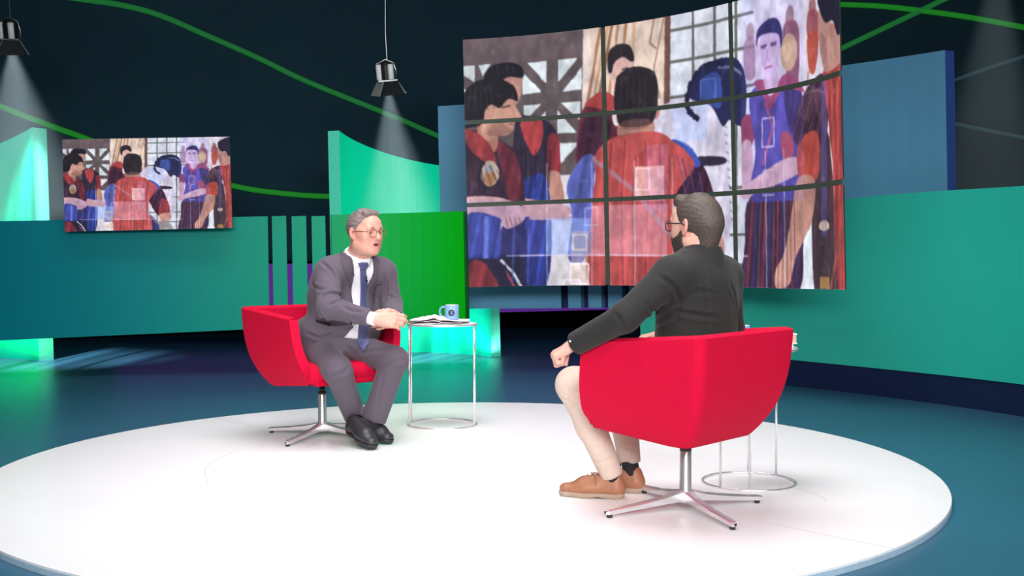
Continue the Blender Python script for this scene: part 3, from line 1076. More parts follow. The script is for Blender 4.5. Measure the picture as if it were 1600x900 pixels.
    # bending man in the white tunic
    fill([(715, 345), (800, 308), (900, 318), (980, 378), (1014, 460), (1012, 560), (1024, 660), (1000, 765), (955, 720), (930, 560), (880, 470), (780, 420), (715, 410)], (204, 198, 216), fold=0.05)
    fill([(885, 482), (990, 488), (992, 508), (896, 508)], (44, 34, 50))
    fill([(790, 330), (924, 330), (924, 436), (800, 440)], (176, 200, 255), 0.55, False)
    fill([(846, 290), (880, 240), (950, 208), (1020, 210), (1068, 246), (1082, 320), (1074, 402), (1044, 404), (1014, 386), (984, 402), (936, 338), (866, 316)], (30, 34, 72))
    fill([(900, 262), (960, 246), (985, 300), (970, 350), (905, 318)], (54, 88, 184), 0.65)
    line([(965, 232), (1020, 238), (1062, 262)], 9, (96, 100, 146))
    # soldier facing us
    fill([(1062, 395), (1100, 380), (1112, 450), (1070, 470)], (152, 52, 72))
    fill([(1066, 460), (1104, 462), (1106, 560), (1066, 590)], (196, 150, 160))
    fill([(1092, 335), (1140, 300), (1180, 340), (1262, 306), (1324, 346), (1310, 470), (1296, 606), (1104, 614), (1118, 480)], (70, 60, 148), fold=0.14, freq=0.05)
    fill([(1240, 330), (1322, 345), (1320, 420), (1268, 440)], (44, 34, 74), 0.8, fold=0.2)
    fill([(1110, 292), (1154, 288), (1182, 330), (1240, 284), (1292, 300), (1332, 342), (1240, 322), (1182, 372), (1150, 330)], (158, 58, 86), fold=0.1)
    fill([(1158, 272), (1208, 268), (1216, 308), (1184, 336), (1160, 316)], (200, 164, 190))
    fill([(1130, 182), (1145, 160), (1210, 164), (1224, 200), (1216, 250), (1192, 284), (1160, 284), (1138, 252)], (206, 176, 206), shade=-0.1)
    fill([(1124, 196), (1128, 150), (1174, 127), (1216, 136), (1234, 180), (1226, 214), (1214, 172), (1140, 166)], (34, 34, 80))
    for q in (((1142, 201), (1162, 199)), ((1182, 199), (1206, 198))):
        line(q, 6, (92, 66, 104))
    line([(1172, 204), (1166, 234), (1178, 238)], 5, (172, 134, 164))
    line([(1156, 258), (1190, 256)], 6, (158, 92, 122))
    fill([(1230, 440), (1276, 452), (1282, 500), (1236, 506)], (166, 58, 66))
    fill([(1090, 566), (1226, 512), (1300, 508), (1312, 546), (1200, 578), (1084, 612), (1048, 590)], (206, 160, 166))
    line([(1160, 350), (1190, 420), (1150, 520)], 10, (186, 76, 92), 0.7)
    fill([(1100, 606), (1296, 600), (1306, 870), (1070, 880), (1078, 740)], (58, 34, 58), fold=0.2)
    for k in range(11):
        line([(1108 + k * 18, 616), (1086 + k * 21, 868)], 8, ((132, 42, 50), (40, 44, 104), (92, 60, 70))[k % 3], 0.8)
    box(1104, 590, 1300, 622, (54, 66, 190), 0.5)
    # soldier seen from behind on the right
    fill([(1330, 600), (1372, 620), (1372, 870), (1330, 870)], (212, 220, 228))
    fill([(1376, 480), (1452, 470), (1496, 880), (1388, 880), (1366, 700)], (62, 44, 48), fold=0.1)
    fill([(1288, 410), (1340, 338), (1424, 306), (1446, 400), (1424, 478), (1298, 476)], (62, 34, 50), fold=0.35, freq=0.16, ang=0.5)
    fill([(1308, 470), (1396, 452), (1398, 560), (1330, 574), (1302, 552)], (178, 62, 46), fold=0.08)
    fill([(1304, 562), (1380, 572), (1364, 680), (1296, 766), (1264, 842), (1206, 856), (1202, 812), (1240, 762), (1276, 650)], (192, 134, 114), shade=-0.12)
    fill([(1424, 300), (1520, 286), (1545, 880), (1500, 880), (1474, 560), (1442, 400)], (164, 56, 50), fold=0.16, freq=0.11)
    fill([(1404, 140), (1440, 178), (1470, 186), (1520, 215), (1520, 285), (1440, 304), (1420, 280), (1404, 220)], (186, 132, 118))
    fill([(1398, 108), (1440, 75), (1520, 60), (1522, 200), (1496, 222), (1474, 182), (1434, 180), (1406, 142)], (26, 26, 42))
    ell(1470, 205, 11, 20, (180, 118, 100))
    line([(1450, 860), (1520, 690)], 12, (128, 72, 62))
    ell(1426, 690, 24, 15, (226, 196, 140))
    box(1412, 320, 1440, 720, (96, 88, 206), 0.35)
    box(1405, 820, 1450, 850, (196, 140, 60), 0.7)
    # man in the red cloak, back to us
    fill([(780, 440), (850, 455), (924, 530), (980, 690), (964, 745), (880, 745), (790, 600)], (58, 26, 44), fold=0.3, freq=0.13, ang=0.4)
    fill([(786, 430), (850, 448), (900, 500), (870, 510)], (44, 80, 190), 0.8)
    fill([(898, 600), (960, 612), (978, 715), (888, 738)], (150, 48, 54), fold=0.12)
    fill([(888, 736), (980, 718), (988, 772), (940, 806), (905, 790)], (192, 132, 112))
    fill([(870, 800), (980, 810), (1000, 880), (860, 880)], (150, 142, 136))
    fill([(795, 740), (866, 790), (888, 880), (800, 880)], (42, 46, 112), fold=0.2)
    fill([(598, 352), (704, 352), (712, 412), (594, 416)], (184, 126, 106))
    fill([(496, 470), (545, 420), (602, 404), (720, 400), (784, 428), (874, 502), (806, 590), (792, 700), (812, 880), (498, 890), (492, 620), (502, 530)], (186, 68, 62), fold=0.13, freq=0.07, ang=0.05)
    fill([(600, 404), (722, 400), (780, 430), (700, 440), (650, 470), (580, 430)], (196, 76, 68), 0.7)
    fill([(400, 560), (440, 480), (496, 470), (490, 640), (470, 790), (410, 790), (420, 650)], (70, 82, 160), fold=0.2)
    ell(726, 338, 13, 25, (192, 122, 98))
    ell(586, 345, 10, 22, (170, 108, 88))
    fill([(566, 310), (574, 232), (610, 200), (660, 196), (712, 214), (732, 262), (728, 340), (700, 378), (602, 378), (580, 345)], (36, 29, 32))
    line([(490, 470), (640, 570), (760, 690), (870, 810)], 15, (158, 122, 140), 0.75)
    # closer detail: hair, stitching, straps, plates and folds
    for k in range(26):
        a = 2.2 + k * 0.115
        ell(946 + 102 * math.cos(a), 322 + 104 * math.sin(a) * (1 if math.sin(a) < 0 else 0.6), 9 + 4 * math.sin(k * 2.1), 9, (26, 28, 58))
    for k in range(12):
        line([(992 + k * 2.6, 400 + k * 24), (1004 + k * 2.4, 408 + k * 24)], 4, (120, 108, 128), 0.8)
    for k in range(6):
        line([(1300 + k * 10, 400 + k * 4), (1330 + k * 14, 350 - k * 2), (1372 + k * 13, 330 + k * 6), (1392 + k * 8, 400 + k * 12)], 3, (128, 100, 108), 0.7)
        line([(1252 + k * 12, 330 + k * 4), (1266 + k * 11, 420 + k * 6)], 3, (30, 24, 58), 0.7)
        line([(1206 + k * 16, 620), (1196 + k * 19, 860)], 3, (30, 20, 34), 0.6)
    for p in ([(560, 430), (548, 560), (556, 870)], [(612, 420), (600, 600), (610, 870)], [(688, 430), (700, 600), (690, 870)], [(740, 440), (752, 620), (748, 860)], [(650, 470), (640, 640), (652, 870)]):
        line(p, 7, (132, 40, 44), 0.55)
        line([(x + 9, y) for x, y in p], 5, (214, 100, 90), 0.4)
    for k in range(5):
        line([(806 + k * 22, 470 + k * 14), (846 + k * 22, 600 + k * 20)], 5, ((90, 70, 120), (30, 40, 110))[k % 2], 0.7)
        line([(62 + k * 16, 210 + abs(k - 2) * 8), (54 + k * 22, 300)], 3, (62, 54, 58), 0.6)
        line([(596 + k * 22, 226), (590 + k * 24, 350)], 3, (66, 54, 54), 0.5)
        line([(130 + k * 18, 162), (136 + k * 18, 186)], 3, (58, 52, 56), 0.5)
        line([(1452 + k * 14, 320 + k * 4), (1470 + k * 14, 860)], 5, ((120, 34, 36), (190, 84, 72))[k % 2], 0.6)
        line([(70 + k * 20, 440 + k * 14), (90 + k * 28, 580)], 4, ((90, 40, 50), (24, 18, 30))[k % 2], 0.6)
        line([(236 + k * 26, 440), (240 + k * 24, 560)], 5, ((24, 22, 34), (64, 58, 84))[k % 2], 0.6)
        line([(190 + k * 26, 690), (186 + k * 27, 870)], 7, ((24, 32, 92), (70, 92, 186))[k % 2], 0.55)
    fill([(212, 292), (228, 316), (236, 326), (220, 332)], (196, 142, 120))
    fill([(150, 340), (206, 372), (160, 388), (120, 380)], (150, 98, 80), 0.5)
    fill([(1142, 205), (1166, 205), (1162, 250), (1146, 250)], (184, 148, 186), 0.6)
    line([(1140, 196), (1166, 194)], 5, (70, 52, 92), 0.9)
    line([(1180, 194), (1210, 192)], 5, (70, 52, 92), 0.9)
    fill([(604, 360), (700, 360), (690, 386), (612, 388)], (120, 78, 66), 0.6)
    fill([(1405, 200), (1440, 230), (1450, 300), (1420, 282)], (150, 96, 86), 0.5)
    # graphics laid over the film: tinted bands, boxes and hairlines
    box(1060, 50, 1330, 620, (120, 110, 255), 0.14)
    box(490, 620, 772, 780, (255, 190, 210), 0.42)
    box(648, 502, 758, 608, (255, 214, 200), 0.62)
    box(690, 440, 770, 640, (210, 150, 230), 0.22)
    box(330, 660, 490, 780, (150, 200, 250), 0.45)
    box(420, 700, 480, 880, (250, 210, 170), 0.35)
    box(40, 600, 490, 780, (120, 110, 230), 0.16)
    for x in (328, 488, 646, 790, 1160, 1238):
        line([(x, 480), (x + 8, 880)], 3, (225, 225, 250), 0.6)
    line([(190, 782), (1090, 772)], 4, (230, 215, 240), 0.7)
    frame(418, 806, 482, 868, 5)
    frame(395, 858, 452, 890, 5)
    frame(425, 712, 474, 762, 4, (250, 235, 205), 0.8)
    frame(468, 628, 512, 682, 3, (230, 225, 250), 0.6)
    frame(652, 508, 704, 574, 3, (255, 235, 235), 0.8)
    frame(1148, 395, 1198, 470, 4, (225, 220, 255), 0.75)
    frame(1152, 534, 1198, 604, 3, (225, 215, 245), 0.7)
    frame(898, 262, 955, 326, 3, (120, 140, 230), 0.6)
    frame(760, 842, 816, 876, 3, (240, 200, 210), 0.5)
    box(1520, 40, 1560, 900, (196, 66, 56), 1)
    # cloth, leather and plaster are never flat: broken tone over everything
    rs = np.random.RandomState(7)

    def vnoise(nx, ny):
        g_ = rs.rand(ny + 2, nx + 2)
        yy, xx = np.linspace(0, ny, H), np.linspace(0, nx, W)
        y0, x0 = yy.astype(int), xx.astype(int)
        fy, fx = (yy - y0)[:, None], (xx - x0)[None, :]
        fy, fx = fy * fy * (3 - 2 * fy), fx * fx * (3 - 2 * fx)
        a, b = g_[np.ix_(y0, x0)], g_[np.ix_(y0, x0 + 1)]
        c, d = g_[np.ix_(y0 + 1, x0)], g_[np.ix_(y0 + 1, x0 + 1)]
        return (a * (1 - fx) + b * fx) * (1 - fy) + (c * (1 - fx) + d * fx) * fy - 0.5
    tone = 1 + 0.20 * vnoise(26, 13) + 0.16 * vnoise(70, 26) + 0.10 * vnoise(150, 60)
    img *= tone[:, :, None]
    hi = np.clip(vnoise(90, 34) * 2 - 0.6, 0, 1) * 50
    img += hi[:, :, None] * np.array([0.9, 0.9, 1.0])
    g_ = img.mean(2, keepdims=True)
    img = (img * 0.86 + g_ * 0.14) * 0.97 + np.array([4.0, 3.0, 8.0])
    # lens softness
    for _ in range(2):
        img = (img + np.roll(img, 1, 0) + np.roll(img, -1, 0) + np.roll(img, 1, 1) + np.roll(img, -1, 1)) / 5
    img = img.reshape(nv, S, nu, S, 3).mean((1, 3))
    c = np.clip(img / 255.0, 0, 1)
    lin = np.where(c <= 0.04045, c / 12.92, ((c + 0.055) / 1.055) ** 2.4)
    return lin


M_screen = bpy.data.materials.new('screen_picture')
M_screen.use_nodes = True
_nt = M_screen.node_tree
_b = _nt.nodes['Principled BSDF']
_b.inputs['Base Color'].default_value = (0.01, 0.01, 0.012, 1)
_b.inputs['Roughness'].default_value = 0.5
_b.inputs['Specular IOR Level'].default_value = 0.08
_a = _nt.nodes.new('ShaderNodeAttribute')
_a.attribute_name = 'picture'
_nt.links.new(_a.outputs['Color'], _b.inputs['Emission Color'])
_b.inputs['Emission Strength'].default_value = 1.12
M_mull = mat('mullion_olive', srgb(62, 72, 62), rough=0.6, emit=srgb(48, 56, 48), estr=0.0)
M_case = mat('screen_case', (0.02, 0.021, 0.024, 1), rough=0.5)


def picture_mesh(name, pt, u0, u1, v0, v1, nu, nv, pic, parent):
    """display surface over [u0,u1]x[v0,v1]; pt(u, v, depth) gives the point"""
    V = []
    C = []
    PH, PW = pic.shape[:2]
    for j in range(nv + 1):
        v = v0 + (v1 - v0) * j / nv
        for i in range(nu + 1):
            u = u0 + (u1 - u0) * i / nu
            V.append(pt(u, v, 0.0))
    uu = np.clip((np.linspace(u0, u1, nu + 1) * PW).astype(int), 0, PW - 1)
    vv = np.clip((np.linspace(v0, v1, nv + 1) * PH).astype(int), 0, PH - 1)
    cols = pic[np.ix_(vv, uu)].reshape(-1, 3)
    F = [(j * (nu + 1) + i, (j + 1) * (nu + 1) + i, (j + 1) * (nu + 1) + i + 1, j * (nu + 1) + i + 1) for j in range(nv) for i in range(nu)]
    # shallow casing behind the glass
    n0 = len(V)
    rim = [(i, 0) for i in range(nu + 1)] + [(nu, j) for j in range(1, nv + 1)] + [(i, nv) for i in range(nu - 1, -1, -1)] + [(0, j) for j in range(nv - 1, 0, -1)]
    for i, j in rim:
        V.append(pt(u0 + (u1 - u0) * i / nu, v0 + (v1 - v0) * j / nv, 0.010))
    nr = len(rim)
    nF = len(F)
    for k in range(nr):
        (i, j), (i2, j2) = rim[k], rim[(k + 1) % nr]
        F.append((j * (nu + 1) + i, j2 * (nu + 1) + i2, n0 + (k + 1) % nr, n0 + k))
    me = bpy.data.meshes.new(name)
    me.from_pydata([tuple(p) for p in V], [], F)
    me.materials.append(M_screen)
    me.materials.append(M_case)
    mi = np.zeros(len(F), np.int32)
    mi[nF:] = 1
    me.polygons.foreach_set('material_index', mi)
    at_ = me.color_attributes.new('picture', 'FLOAT_COLOR', 'POINT')
    full = np.ones((len(V), 4), np.float32)
    full[:n0, :3] = cols
    full[n0:, :3] = 0.01
    at_.data.foreach_set('color', full.ravel())
    return obj(name, me, parent)


PIC = picture(480, 270)
# big curved video wall, three by three
_B = [at(733, 449, 9.95), at(950, 446, 9.54), at(1151, 449, 8.66), at(1320.5, 452.5, 7.57)]
_T = [at(723, 62, 9.95), at(942, 42, 9.54), at(1141, 4, 8.66), at(1310, -57, 7.57)]
_US = [0, 1 / 3, 2 / 3, 1]


def vw(u, v, dep):
    b, t = lag(_US, _B, u), lag(_US, _T, u)
    e = 0.01
    tg = lag(_US, _B, u + e) - lag(_US, _B, u - e)
    nb = Vector((-tg.y, tg.x, 0)).normalized()
    return t + (b - t) * v + nb * dep


vwt = thing('video_wall', 'huge curved video wall of nine screens showing men in red cloaks', 'video wall', (0, 0, 0))
gu, gv = 0.0055, 0.0085
for r in range(3):
    for c in range(3):
        u0, u1 = c / 3 + (gu if c else 0), (c + 1) / 3 - (gu if c < 2 else 0)
        v0, v1 = r / 3 + (gv if r else 0), (r + 1) / 3 - (gv if r < 2 else 0)
        picture_mesh('display_panel', vw, u0, u1, v0, v1, 150, 86, PIC, vwt)


def vw_slab(name, u0, u1, v0, v1, d0, d1, m, n):
    V, F = [], []
    for i in range(n + 1):
        u = u0 + (u1 - u0) * i / n
        V += [vw(u, v0, d0), vw(u, v1, d0), vw(u, v0, d1), vw(u, v1, d1)]
    for i in range(n):
        p, q = 4 * i, 4 * i + 4
        F += [(p, q, q + 1, p + 1), (p + 2, p + 3, q + 3, q + 2), (p, p + 2, q + 2, q), (p + 1, q + 1, q + 3, p + 3)]
    F += [(0, 1, 3, 2), (4 * n, 4 * n + 2, 4 * n + 3, 4 * n + 1)]
    return from_py(name, V, F, m, vwt)


vw_slab('case', 0.02, 0.965, 0.02, 0.98, 0.012, 0.06, M_case, 30)
for k in (1, 2):
    vw_slab('mullion', 0.003, 0.995, k / 3 - gv, k / 3 + gv, -0.002, 0.0115, M_mull, 30)
    vw_slab('mullion', k / 3 - gu, k / 3 + gu, 0.003, 0.997, -0.003, 0.0115, M_mull, 2)

# small flat screen on the left wall
_c = [at(97, 218, 9.52), at(358.5, 213.5, 9.66), at(101.5, 362, 9.52), at(363, 356, 9.66)]
_n = (_c[1] - _c[0]).cross(_c[2] - _c[0]).normalized()
if _n.y < 0:
    _n = -_n


def ss(u, v, dep):
    return (_c[0] * (1 - u) + _c[1] * u) * (1 - v) + (_c[2] * (1 - u) + _c[3] * u) * v + _n * dep


sst = thing('wall_screen', 'small flat screen on the teal wall showing men in red cloaks', 'screen', (0, 0, 0))
picture_mesh('display_panel', ss, 0, 1, 0, 1, 240, 135, PIC, sst)
V = [ss(u, v, d) for d in (0.032, 0.06) for u, v in ((0.004, 0.006), (0.996, 0.006), (0.996, 0.994), (0.004, 0.994))]
from_py('case', V, [(0, 1, 2, 3), (4, 7, 6, 5), (0, 4, 5, 1), (1, 5, 6, 2), (2, 6, 7, 3), (3, 7, 4, 0)], M_case, sst)
V = [ss(u, v, d) for d in (0.06, 0.15) for u, v in ((0.3, 0.72), (0.7, 0.72), (0.7, 0.95), (0.3, 0.95))]
from_py('wall_bracket', V, [(0, 1, 2, 3), (4, 7, 6, 5), (0, 4, 5, 1), (1, 5, 6, 2), (2, 6, 7, 3), (3, 7, 4, 0)], M_case, sst)


# ------------------------------------------------------------------ implicit modelling for bodies, hands, clothes
def V3(*a):
    return np.array(a, float)


def W3(px, py, Y):
    return np.array(at(px, py, Y))


def axis(ranges):
    """grid coordinates from [(lo, hi, step)] pieces in ascending order"""
    out = []
    for lo, hi, st_ in ranges:
        n = max(1, int(round((hi - lo) / st_)))
        out += list(lo + (hi - lo) * np.arange(n) / n)
    out.append(ranges[-1][1])
    return np.array(out, np.float32)


class Field:
    def __init__(s, xs, ys, zs):
        s.xs, s.ys, s.zs = xs, ys, zs
        s.f = np.full((len(xs), len(ys), len(zs)), 0.5, np.float32)

    @classmethod
    def box(cls, lo, hi, h):
        return cls(*[np.arange(lo[i], hi[i] + h, h).astype(np.float32) for i in range(3)])

    def _w(s, lo, hi, pad):
        r = []
        for a, l, h in ((s.xs, lo[0], hi[0]), (s.ys, lo[1], hi[1]), (s.zs, lo[2], hi[2])):
            r.append(slice(max(0, int(np.searchsorted(a, l - pad)) - 1), min(len(a), int(np.searchsorted(a, h + pad)) + 1)))
        return tuple(r)

    def _ev(s, prim, pad):
        fn, lo, hi = prim
        w = s._w(lo, hi, pad)
        X = s.xs[w[0]][:, None, None]
        Y = s.ys[w[1]][None, :, None]
        Z = s.zs[w[2]][None, None, :]
        if 0 in (X.size, Y.size, Z.size):
            return None, None
        return w, fn(X, Y, Z).astype(np.float32)

    def add(s, prim, k=0.02):
        w, d = s._ev(prim, k + 0.03)
        if w is None:
            return
        a = s.f[w]
        h = np.maximum(k - np.abs(a - d), 0) / k
        s.f[w] = np.minimum(a, d) - h * h * k * 0.25

    def sub(s, prim, k=0.01):
        w, d = s._ev(prim, k + 0.03)
        if w is None:
            return
        a, d = s.f[w], -d
        h = np.maximum(k - np.abs(a - d), 0) / k
        s.f[w] = np.maximum(a, d) + h * h * k * 0.25

    def clip(s, fn):
        """keep where fn(X,Y,Z) <= 0"""
        d = fn(s.xs[:, None, None], s.ys[None, :, None], s.zs[None, None, :]).astype(np.float32)
        s.f = np.maximum(s.f, d)

    def mesh(s, name, m, parent=None, smooth_it=1):
        f = s.f.copy()
        f[0], f[-1], f[:, 0], f[:, -1], f[:, :, 0], f[:, :, -1] = 0.5, 0.5, 0.5, 0.5, 0.5, 0.5
        neg = f < 0
        c = neg[:-1, :-1, :-1].astype(np.int8)
        for dx, dy, dz in ((1, 0, 0), (0, 1, 0), (1, 1, 0), (0, 0, 1), (1, 0, 1), (0, 1, 1), (1, 1, 1)):
            c += neg[dx:neg.shape[0] - 1 + dx, dy:neg.shape[1] - 1 + dy, dz:neg.shape[2] - 1 + dz]
        act = (c > 0) & (c < 8)
        I = np.argwhere(act)
        idx = np.full(act.shape, -1, np.int32)
        idx[act] = np.arange(len(I))
        corners = [(0, 0, 0), (1, 0, 0), (0, 1, 0), (1, 1, 0), (0, 0, 1), (1, 0, 1), (0, 1, 1), (1, 1, 1)]
        val = np.stack([f[I[:, 0] + a, I[:, 1] + b, I[:, 2] + d] for a, b, d in corners], 1)
        pos = np.stack([np.stack([s.xs[I[:, 0] + a], s.ys[I[:, 1] + b], s.zs[I[:, 2] + d]], 1) for a, b, d in corners], 1)
        acc = np.zeros((len(I), 3))
        cnt = np.zeros(len(I))
        for p in range(8):
            for q in range(p + 1, 8):
                if sum(abs(corners[p][t] - corners[q][t]) for t in range(3)) != 1:
                    continue
                va, vb = val[:, p], val[:, q]
                x = (va < 0) != (vb < 0)
                t = np.where(x, va / np.where(x, va - vb, 1), 0)[:, None]
                acc += np.where(x[:, None], pos[:, p] * (1 - t) + pos[:, q] * t, 0)
                cnt += x
        V = acc / np.maximum(cnt, 1)[:, None]
        quads = []
        for ax in range(3):
            sl0 = [slice(1, -1)] * 3
            sl1 = [slice(1, -1)] * 3
            sl0[ax] = slice(0, -1)
            sl1[ax] = slice(1, None)
            A, B = neg[tuple(sl0)], neg[tuple(sl1)]
            E = np.argwhere(A != B)
            if not len(E):
                continue
            fl = A[E[:, 0], E[:, 1], E[:, 2]]
            off = np.array([1, 1, 1])
            off[ax] = 0
            E = E + off
            u, v = [(1, 2), (2, 0), (0, 1)][ax]
            q = []
            for du, dv in ((-1, -1), (0, -1), (0, 0), (-1, 0)):
                G = E.copy()
                G[:, u] += du
                G[:, v] += dv
                q.append(idx[G[:, 0], G[:, 1], G[:, 2]])
            q = np.stack(q, 1)
            q[~fl] = q[~fl][:, ::-1]
            quads.append(q)
        Q = np.concatenate(quads)
        Q = Q[(Q >= 0).all(1)]
        for _ in range(smooth_it):
            S = np.zeros_like(V)
            n = np.zeros(len(V))
            for a, b in ((0, 1), (1, 2), (2, 3), (3, 0)):
                np.add.at(S, Q[:, a], V[Q[:, b]])
                np.add.at(n, Q[:, a], 1)
                np.add.at(S, Q[:, b], V[Q[:, a]])
                np.add.at(n, Q[:, b], 1)
            V = V * 0.5 + 0.5 * S / np.maximum(n, 1)[:, None]
        me = bpy.data.meshes.new(name)
        me.vertices.add(len(V))
        me.vertices.foreach_set('co', V.astype(np.float32).ravel())
        me.loops.add(Q.size)
        me.loops.foreach_set('vertex_index', Q.astype(np.int32).ravel())
        me.polygons.add(len(Q))
        me.polygons.foreach_set('loop_start', np.arange(0, Q.size, 4, dtype=np.int32))
        me.polygons.foreach_set('use_smooth', np.ones(len(Q), bool))
        me.update(calc_edges=True)
        me.validate()
        return obj(name, me, parent, m)


def cap(a, b, ra, rb=None, flat=None):
    rb = ra if rb is None else rb
    a, b = np.array(a, float), np.array(b, float)
    r = max(ra, rb)
    q = 1.0
    w = None
    if flat is not None:
        w, q = np.array(flat[0], float), flat[1]
        w = w / np.linalg.norm(w)
    ba = b - a
    if w is not None:
        ba = ba + w * (ba @ w) * (1 / q - 1)
    L = max(ba @ ba, 1e-9)

    def fn(X, Y, Z):
        x, y, z = X - a[0], Y - a[1], Z - a[2]
        if w is not None:
            t = (x * w[0] + y * w[1] + z * w[2]) * (1 / q - 1)
            x, y, z = x + t * w[0], y + t * w[1], z + t * w[2]
        h = np.clip((x * ba[0] + y * ba[1] + z * ba[2]) / L, 0, 1)
        x, y, z = x - h * ba[0], y - h * ba[1], z - h * ba[2]
        return (np.sqrt(x * x + y * y + z * z) - (ra + (rb - ra) * h)) * (min(1, q) ** 0.5)
    rr = r * max(1, q)
    return fn, np.minimum(a, b) - rr, np.maximum(a, b) + rr


def ell(c, r, R=None):
    c, r = np.array(c, float), np.array(r, float)
    R = np.eye(3) if R is None else np.array(R)

    def fn(X, Y, Z):
        x, y, z = X - c[0], Y - c[1], Z - c[2]
        l = [(x * R[0, i] + y * R[1, i] + z * R[2, i]) / r[i] for i in range(3)]
        k0 = np.sqrt(l[0] ** 2 + l[1] ** 2 + l[2] ** 2)
        k1 = np.sqrt((l[0] / r[0]) ** 2 + (l[1] / r[1]) ** 2 + (l[2] / r[2]) ** 2)
        return k0 * (k0 - 1) / np.maximum(k1, 1e-6)
    m = r.max()
    return fn, c - m, c + m


class Fr:
    """local frame: x = the sitter's left, y = forward, z = up"""
    def __init__(s, o, fwd, up=(0, 0, 1)):
        f = np.array(fwd, float)
        f /= np.linalg.norm(f)
        u = np.array(up, float)
        u = u - f * (u @ f)
        u /= np.linalg.norm(u)
        l = np.cross(u, f)
        s.o = np.array(o, float)
        s.R = np.stack([l, f, u], 1)

    def p(s, x, y, z):
        return s.o + s.R @ np.array([x, y, z], float)

    def d(s, x, y, z):
        return s.R @ np.array([x, y, z], float)

    def loc(s, X, Y, Z):
        x, y, z = X - s.o[0], Y - s.o[1], Z - s.o[2]
        return [x * s.R[0, i] + y * s.R[1, i] + z * s.R[2, i] for i in range(3)]

    def locv(s, V):
        return (V - s.o) @ s.R


def mesh_verts(o):
    v = np.empty(len(o.data.vertices) * 3, np.float32)
    o.data.vertices.foreach_get('co', v)
    return v.reshape(-1, 3)


def set_cols(o, rgb, name='skin'):
    a = o.data.color_attributes.new(name, 'FLOAT_COLOR', 'POINT')
    c = np.ones((len(rgb), 4), np.float32)
    c[:, :3] = rgb
    a.data.foreach_set('color', c.ravel())


def bvh_of(o):
    me = o.data
    return BVHTree.FromPolygons([v.co for v in me.vertices], [tuple(p.vertices) for p in me.polygons])


CAMP = Vector((0, 0, CAMZ))


def hit_px(px, py, trees, off=0.0):
    d = (at(px, py, 5.0) - CAMP).normalized()
    best = None
    for t in trees:
        h = t.ray_cast(CAMP, d)
        if h[0] is not None and (best is None or h[3] < best[3]):
            best = h
    if best is None:
        return None
    n = best[1]
    if n.dot(d) > 0:
        n = -n
    return best[0] + n * off


def patch(name, pts, trees, m, parent, off=0.003, thick=0.003, cuts=3, sm=0, smooth=True):
    """flat cloth or leather piece laid on a garment: its outline as it shows in the photograph, dropped on the surface"""
    if sm:
        pts = [(p.x, p.y) for p in smooth_path([(x, y, 0) for x, y in pts + pts[:1]], sm)][:-1]
    bm = bmesh.new()
    vs_ = [bm.verts.new((x, y, 0)) for x, y in pts]
    bm.faces.new(vs_)
    bmesh.ops.triangulate(bm, faces=bm.faces)
    for _ in range(cuts):
        long_ = [e for e in bm.edges if e.calc_length() > 3.0]
        if not long_:
            break
        bmesh.ops.subdivide_edges(bm, edges=long_, cuts=1)
        bmesh.ops.triangulate(bm, faces=[f for f in bm.faces if len(f.verts) > 3])
    bad = []
    depth = {}
    for v in bm.verts:
        h = hit_px(v.co.x, v.co.y, trees, off)
        if h is None:
            bad.append(v)
        else:
            v.co = h
    bmesh.ops.delete(bm, geom=bad, context='VERTS')
    for _ in range(2):
        bmesh.ops.smooth_vert(bm, verts=[v for v in bm.verts if not v.is_boundary], factor=0.5, use_axis_x=True, use_axis_y=True, use_axis_z=True)
    me = bpy.data.meshes.new(name)
    bm.normal_update()
    for f in bm.faces:
        if f.normal.dot(f.calc_center_median() - CAMP) > 0:
            f.normal_flip()
    bm.to_mesh(me)
    bm.free()
    o = obj(name, me, parent, m, smooth)
    if thick:
        md = o.modifiers.new('thick', 'SOLIDIFY')
        md.thickness = thick
        md.offset = -1
    return o


def crease(o, lines, depth, width):
    """press folds into a garment along lines given as they show in the photograph"""
    V = mesh_verts(o).astype(float)
    n = np.empty(len(V) * 3, np.float32)
    o.data.vertices.foreach_get('normal', n)
    n = n.reshape(-1, 3)
    t = [bvh_of(o)]
    D = np.zeros(len(V))
    for ln in lines:
        k = 1.0
        if isinstance(ln, tuple):
            ln, k = ln
        P = [p for p in (hit_px(q.x, q.y, t) for q in smooth_path([(x, y, 0) for x, y in ln], 6)) if p is not None]
        if len(P) < 2:
            continue
        P = np.array([tuple(p) for p in P])
        dist = np.full(len(V), 9.0)
        lo, hi = P.min(0) - 4 * width, P.max(0) + 4 * width
        sel = np.where(((V > lo) & (V < hi)).all(1))[0]
        if not len(sel):
            continue
        pv = V[sel]
        bd = np.full(len(sel), 9.0)
        bt = np.zeros(len(sel))
        for i in range(len(P) - 1):
            ab = P[i + 1] - P[i]
            L = max(ab @ ab, 1e-9)
            h = np.clip(((pv - P[i]) @ ab) / L, 0, 1)
            dd = np.linalg.norm(pv - P[i] - h[:, None] * ab, axis=1)
            better = dd < bd
            bd = np.where(better, dd, bd)
            bt = np.where(better, (i + h) / (len(P) - 1), bt)
        taper = np.clip(np.minimum(bt, 1 - bt) * 5 + 0.15, 0, 1)
        prof = -np.exp(-(bd / width) ** 2) + 0.55 * np.exp(-((bd - 2.0 * width) / width) ** 2)
        D[sel] += depth * k * prof * taper
    V = V + n * D[:, None]
    o.data.vertices.foreach_set('co', V.astype(np.float32).ravel())
    o.data.update()


